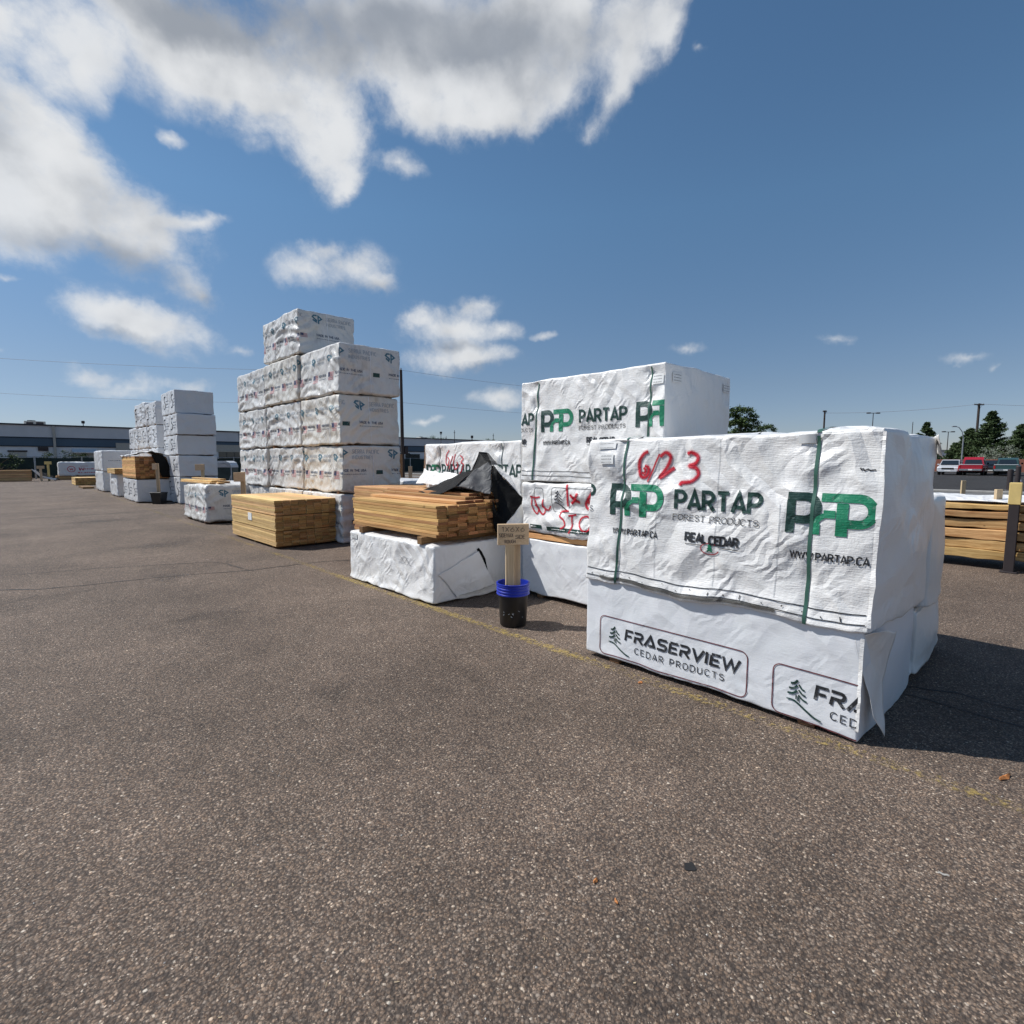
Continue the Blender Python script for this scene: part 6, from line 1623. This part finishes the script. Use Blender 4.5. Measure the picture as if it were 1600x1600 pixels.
# white building scrap seen left of the pines
x_, y_ = at(1466, 118); t_ = thing('house', 'small white building with a dark roof edge left of the pines', 'building', (x_, y_, 0), R(-30))
MB().box((-2.2, 0, 0), (3.2, 6, 3.6)).build('wall', M['wall_white'], t_); MB().box((-2.4, -.2, 3.6), (3.4, 6.2, 4.0)).build('roof', M['wall_beige'], t_)
MB().box((-1.8, -.05, .9), (-.4, 0, 3.0)).build('window', M['window'], t_); MB().box((.3, -.05, .2), (1.4, 0, 2.6)).build('door', M['wall_beige'], t_)
t_ = thing('warehouse', 'distant low pale building at the far left horizon', 'building', (-150, 160, 0)); MB().box((0, 0, 0), (70, 30, 6)).build('wall', M['wall_white'], t_); MB().box((-.5, -.5, 6), (70.5, 30.5, 6.4)).build('roof', M['trim_dark'], t_)

# ================================================================ litter on the asphalt
M['chip'] = simple('wood_chip', (.45, .17, .05), .7, var=.4, scale=60)
M['stonewhite'] = simple('pale_grit', (.62, .58, .52), .7)
def chipper(label, right, ahead, l, w_, mat_, rz, name='wood_chip', cat='wood chip', group=None, h=.006):
    x_, y_ = ground(right, ahead); m_ = MB(); n_ = 7; vs = []
    rr = random.Random(int(l * 1e4))
    for k in range(n_ + 1):
        u = k / n_ - .5; wd = w_ / 2 * (1 - abs(u) * 1.2) * rr.uniform(.7, 1.2); c_ = h * .6 * math.sin(u * 5) ** 2
        vs += [(u * l, -wd, .002 + c_), (u * l, wd, .002 + c_ + .001), (u * l, 0, .002 + c_ + h)]
    fs = []
    for k in range(n_):
        a = 3 * k; fs += [(a, a + 3, a + 4, a + 1), (a + 1, a + 4, a + 5, a + 2), (a + 2, a + 5, a + 3, a)]
    fs += [(0, 1, 2), (3 * n_, 3 * n_ + 2, 3 * n_ + 1)]
    m_.add(vs, fs); o_ = m_.build(name, mat_, None, (x_, y_, 0)); o_.rotation_euler = (0, 0, R(rz)); tag(o_, label, cat, group); return o_
chipper('rust-brown curl of bark on the asphalt at the lower right', 2.418, 2.436, .095, .028, M['chip'], -20, 'bark_chip', 'bark chip', None, .010)
chipper('orange wood shaving, left one of two on the asphalt', .308, 1.799, .024, .017, M['chip'], 10)
chipper('orange wood shaving, right one of two on the asphalt', .368, 1.708, .022, .015, M['chip'], 60)
chipper('thin pale splinter on the asphalt at the right', 1.62, 1.829, .034, .004, M['stonewhite'], -75, 'splinter', 'splinter')
chipper('orange crumb beside the yellow line before the front pack', .899, 3.546, .04, .03, M['chip'], 0)
x_, y_ = ground(.682, 1.869)
blot = [(x_ + .026 * math.cos(a) * (1 + .2 * math.sin(3 * a)), y_ + .02 * math.sin(a) * (1 + .25 * math.cos(4 * a)), .003) for a in np.linspace(0, 6.28, 20)[:-1]]
link('oil_spot', mesh('oil_spot', blot, [tuple(range(19))]), M['tar'], kind='structure')
rr = random.Random(77); vs, fs = [], []
for k in range(420):
    ah = 1.2 + 14 * rr.random() ** 1.8; ri = rr.uniform(-1.0, 1.0) * ah; x_, y_ = ground(ri, ah); s_ = rr.uniform(.0016, .0042)
    if y_ > 0 and x_ > 3.1 and ah > 2.5: continue
    b0 = len(vs); a0 = rr.uniform(0, 6)
    for j in range(4): vs.append((x_ + s_ * math.cos(a0 + j * 1.57) * rr.uniform(.6, 1.3), y_ + s_ * math.sin(a0 + j * 1.57) * rr.uniform(.6, 1.3), .001))
    vs.append((x_, y_, .001 + s_ * .8)); fs += [(b0 + j, b0 + (j + 1) % 4, b0 + 4) for j in range(4)]
link('grit', mesh('grit', vs, fs), M['stonewhite'], kind='stuff')
vs, fs = [], []
for k in range(70):
    ah = 1.3 + 8 * rr.random() ** 1.5; ri = rr.uniform(-.9, 1.0) * ah; x_, y_ = ground(ri, ah); l_ = rr.uniform(.006, .02); a0 = rr.uniform(0, 6); d_ = Vector((math.cos(a0), math.sin(a0))); e_ = Vector((-d_.y, d_.x)) * rr.uniform(.0008, .002)
    b0 = len(vs); vs += [(x_ - e_.x, y_ - e_.y, .002), (x_ + e_.x, y_ + e_.y, .002), (x_ + d_.x * l_ + e_.x, y_ + d_.y * l_ + e_.y, .004), (x_ + d_.x * l_ - e_.x, y_ + d_.y * l_ - e_.y, .004)]; fs.append((b0, b0 + 1, b0 + 2, b0 + 3))
link('wood_splinters', mesh('wood_splinters', vs, fs), M['stake'], kind='stuff')
for o_ in list(D.objects):
    if o_.name.startswith('tmp'): D.objects.remove(o_)
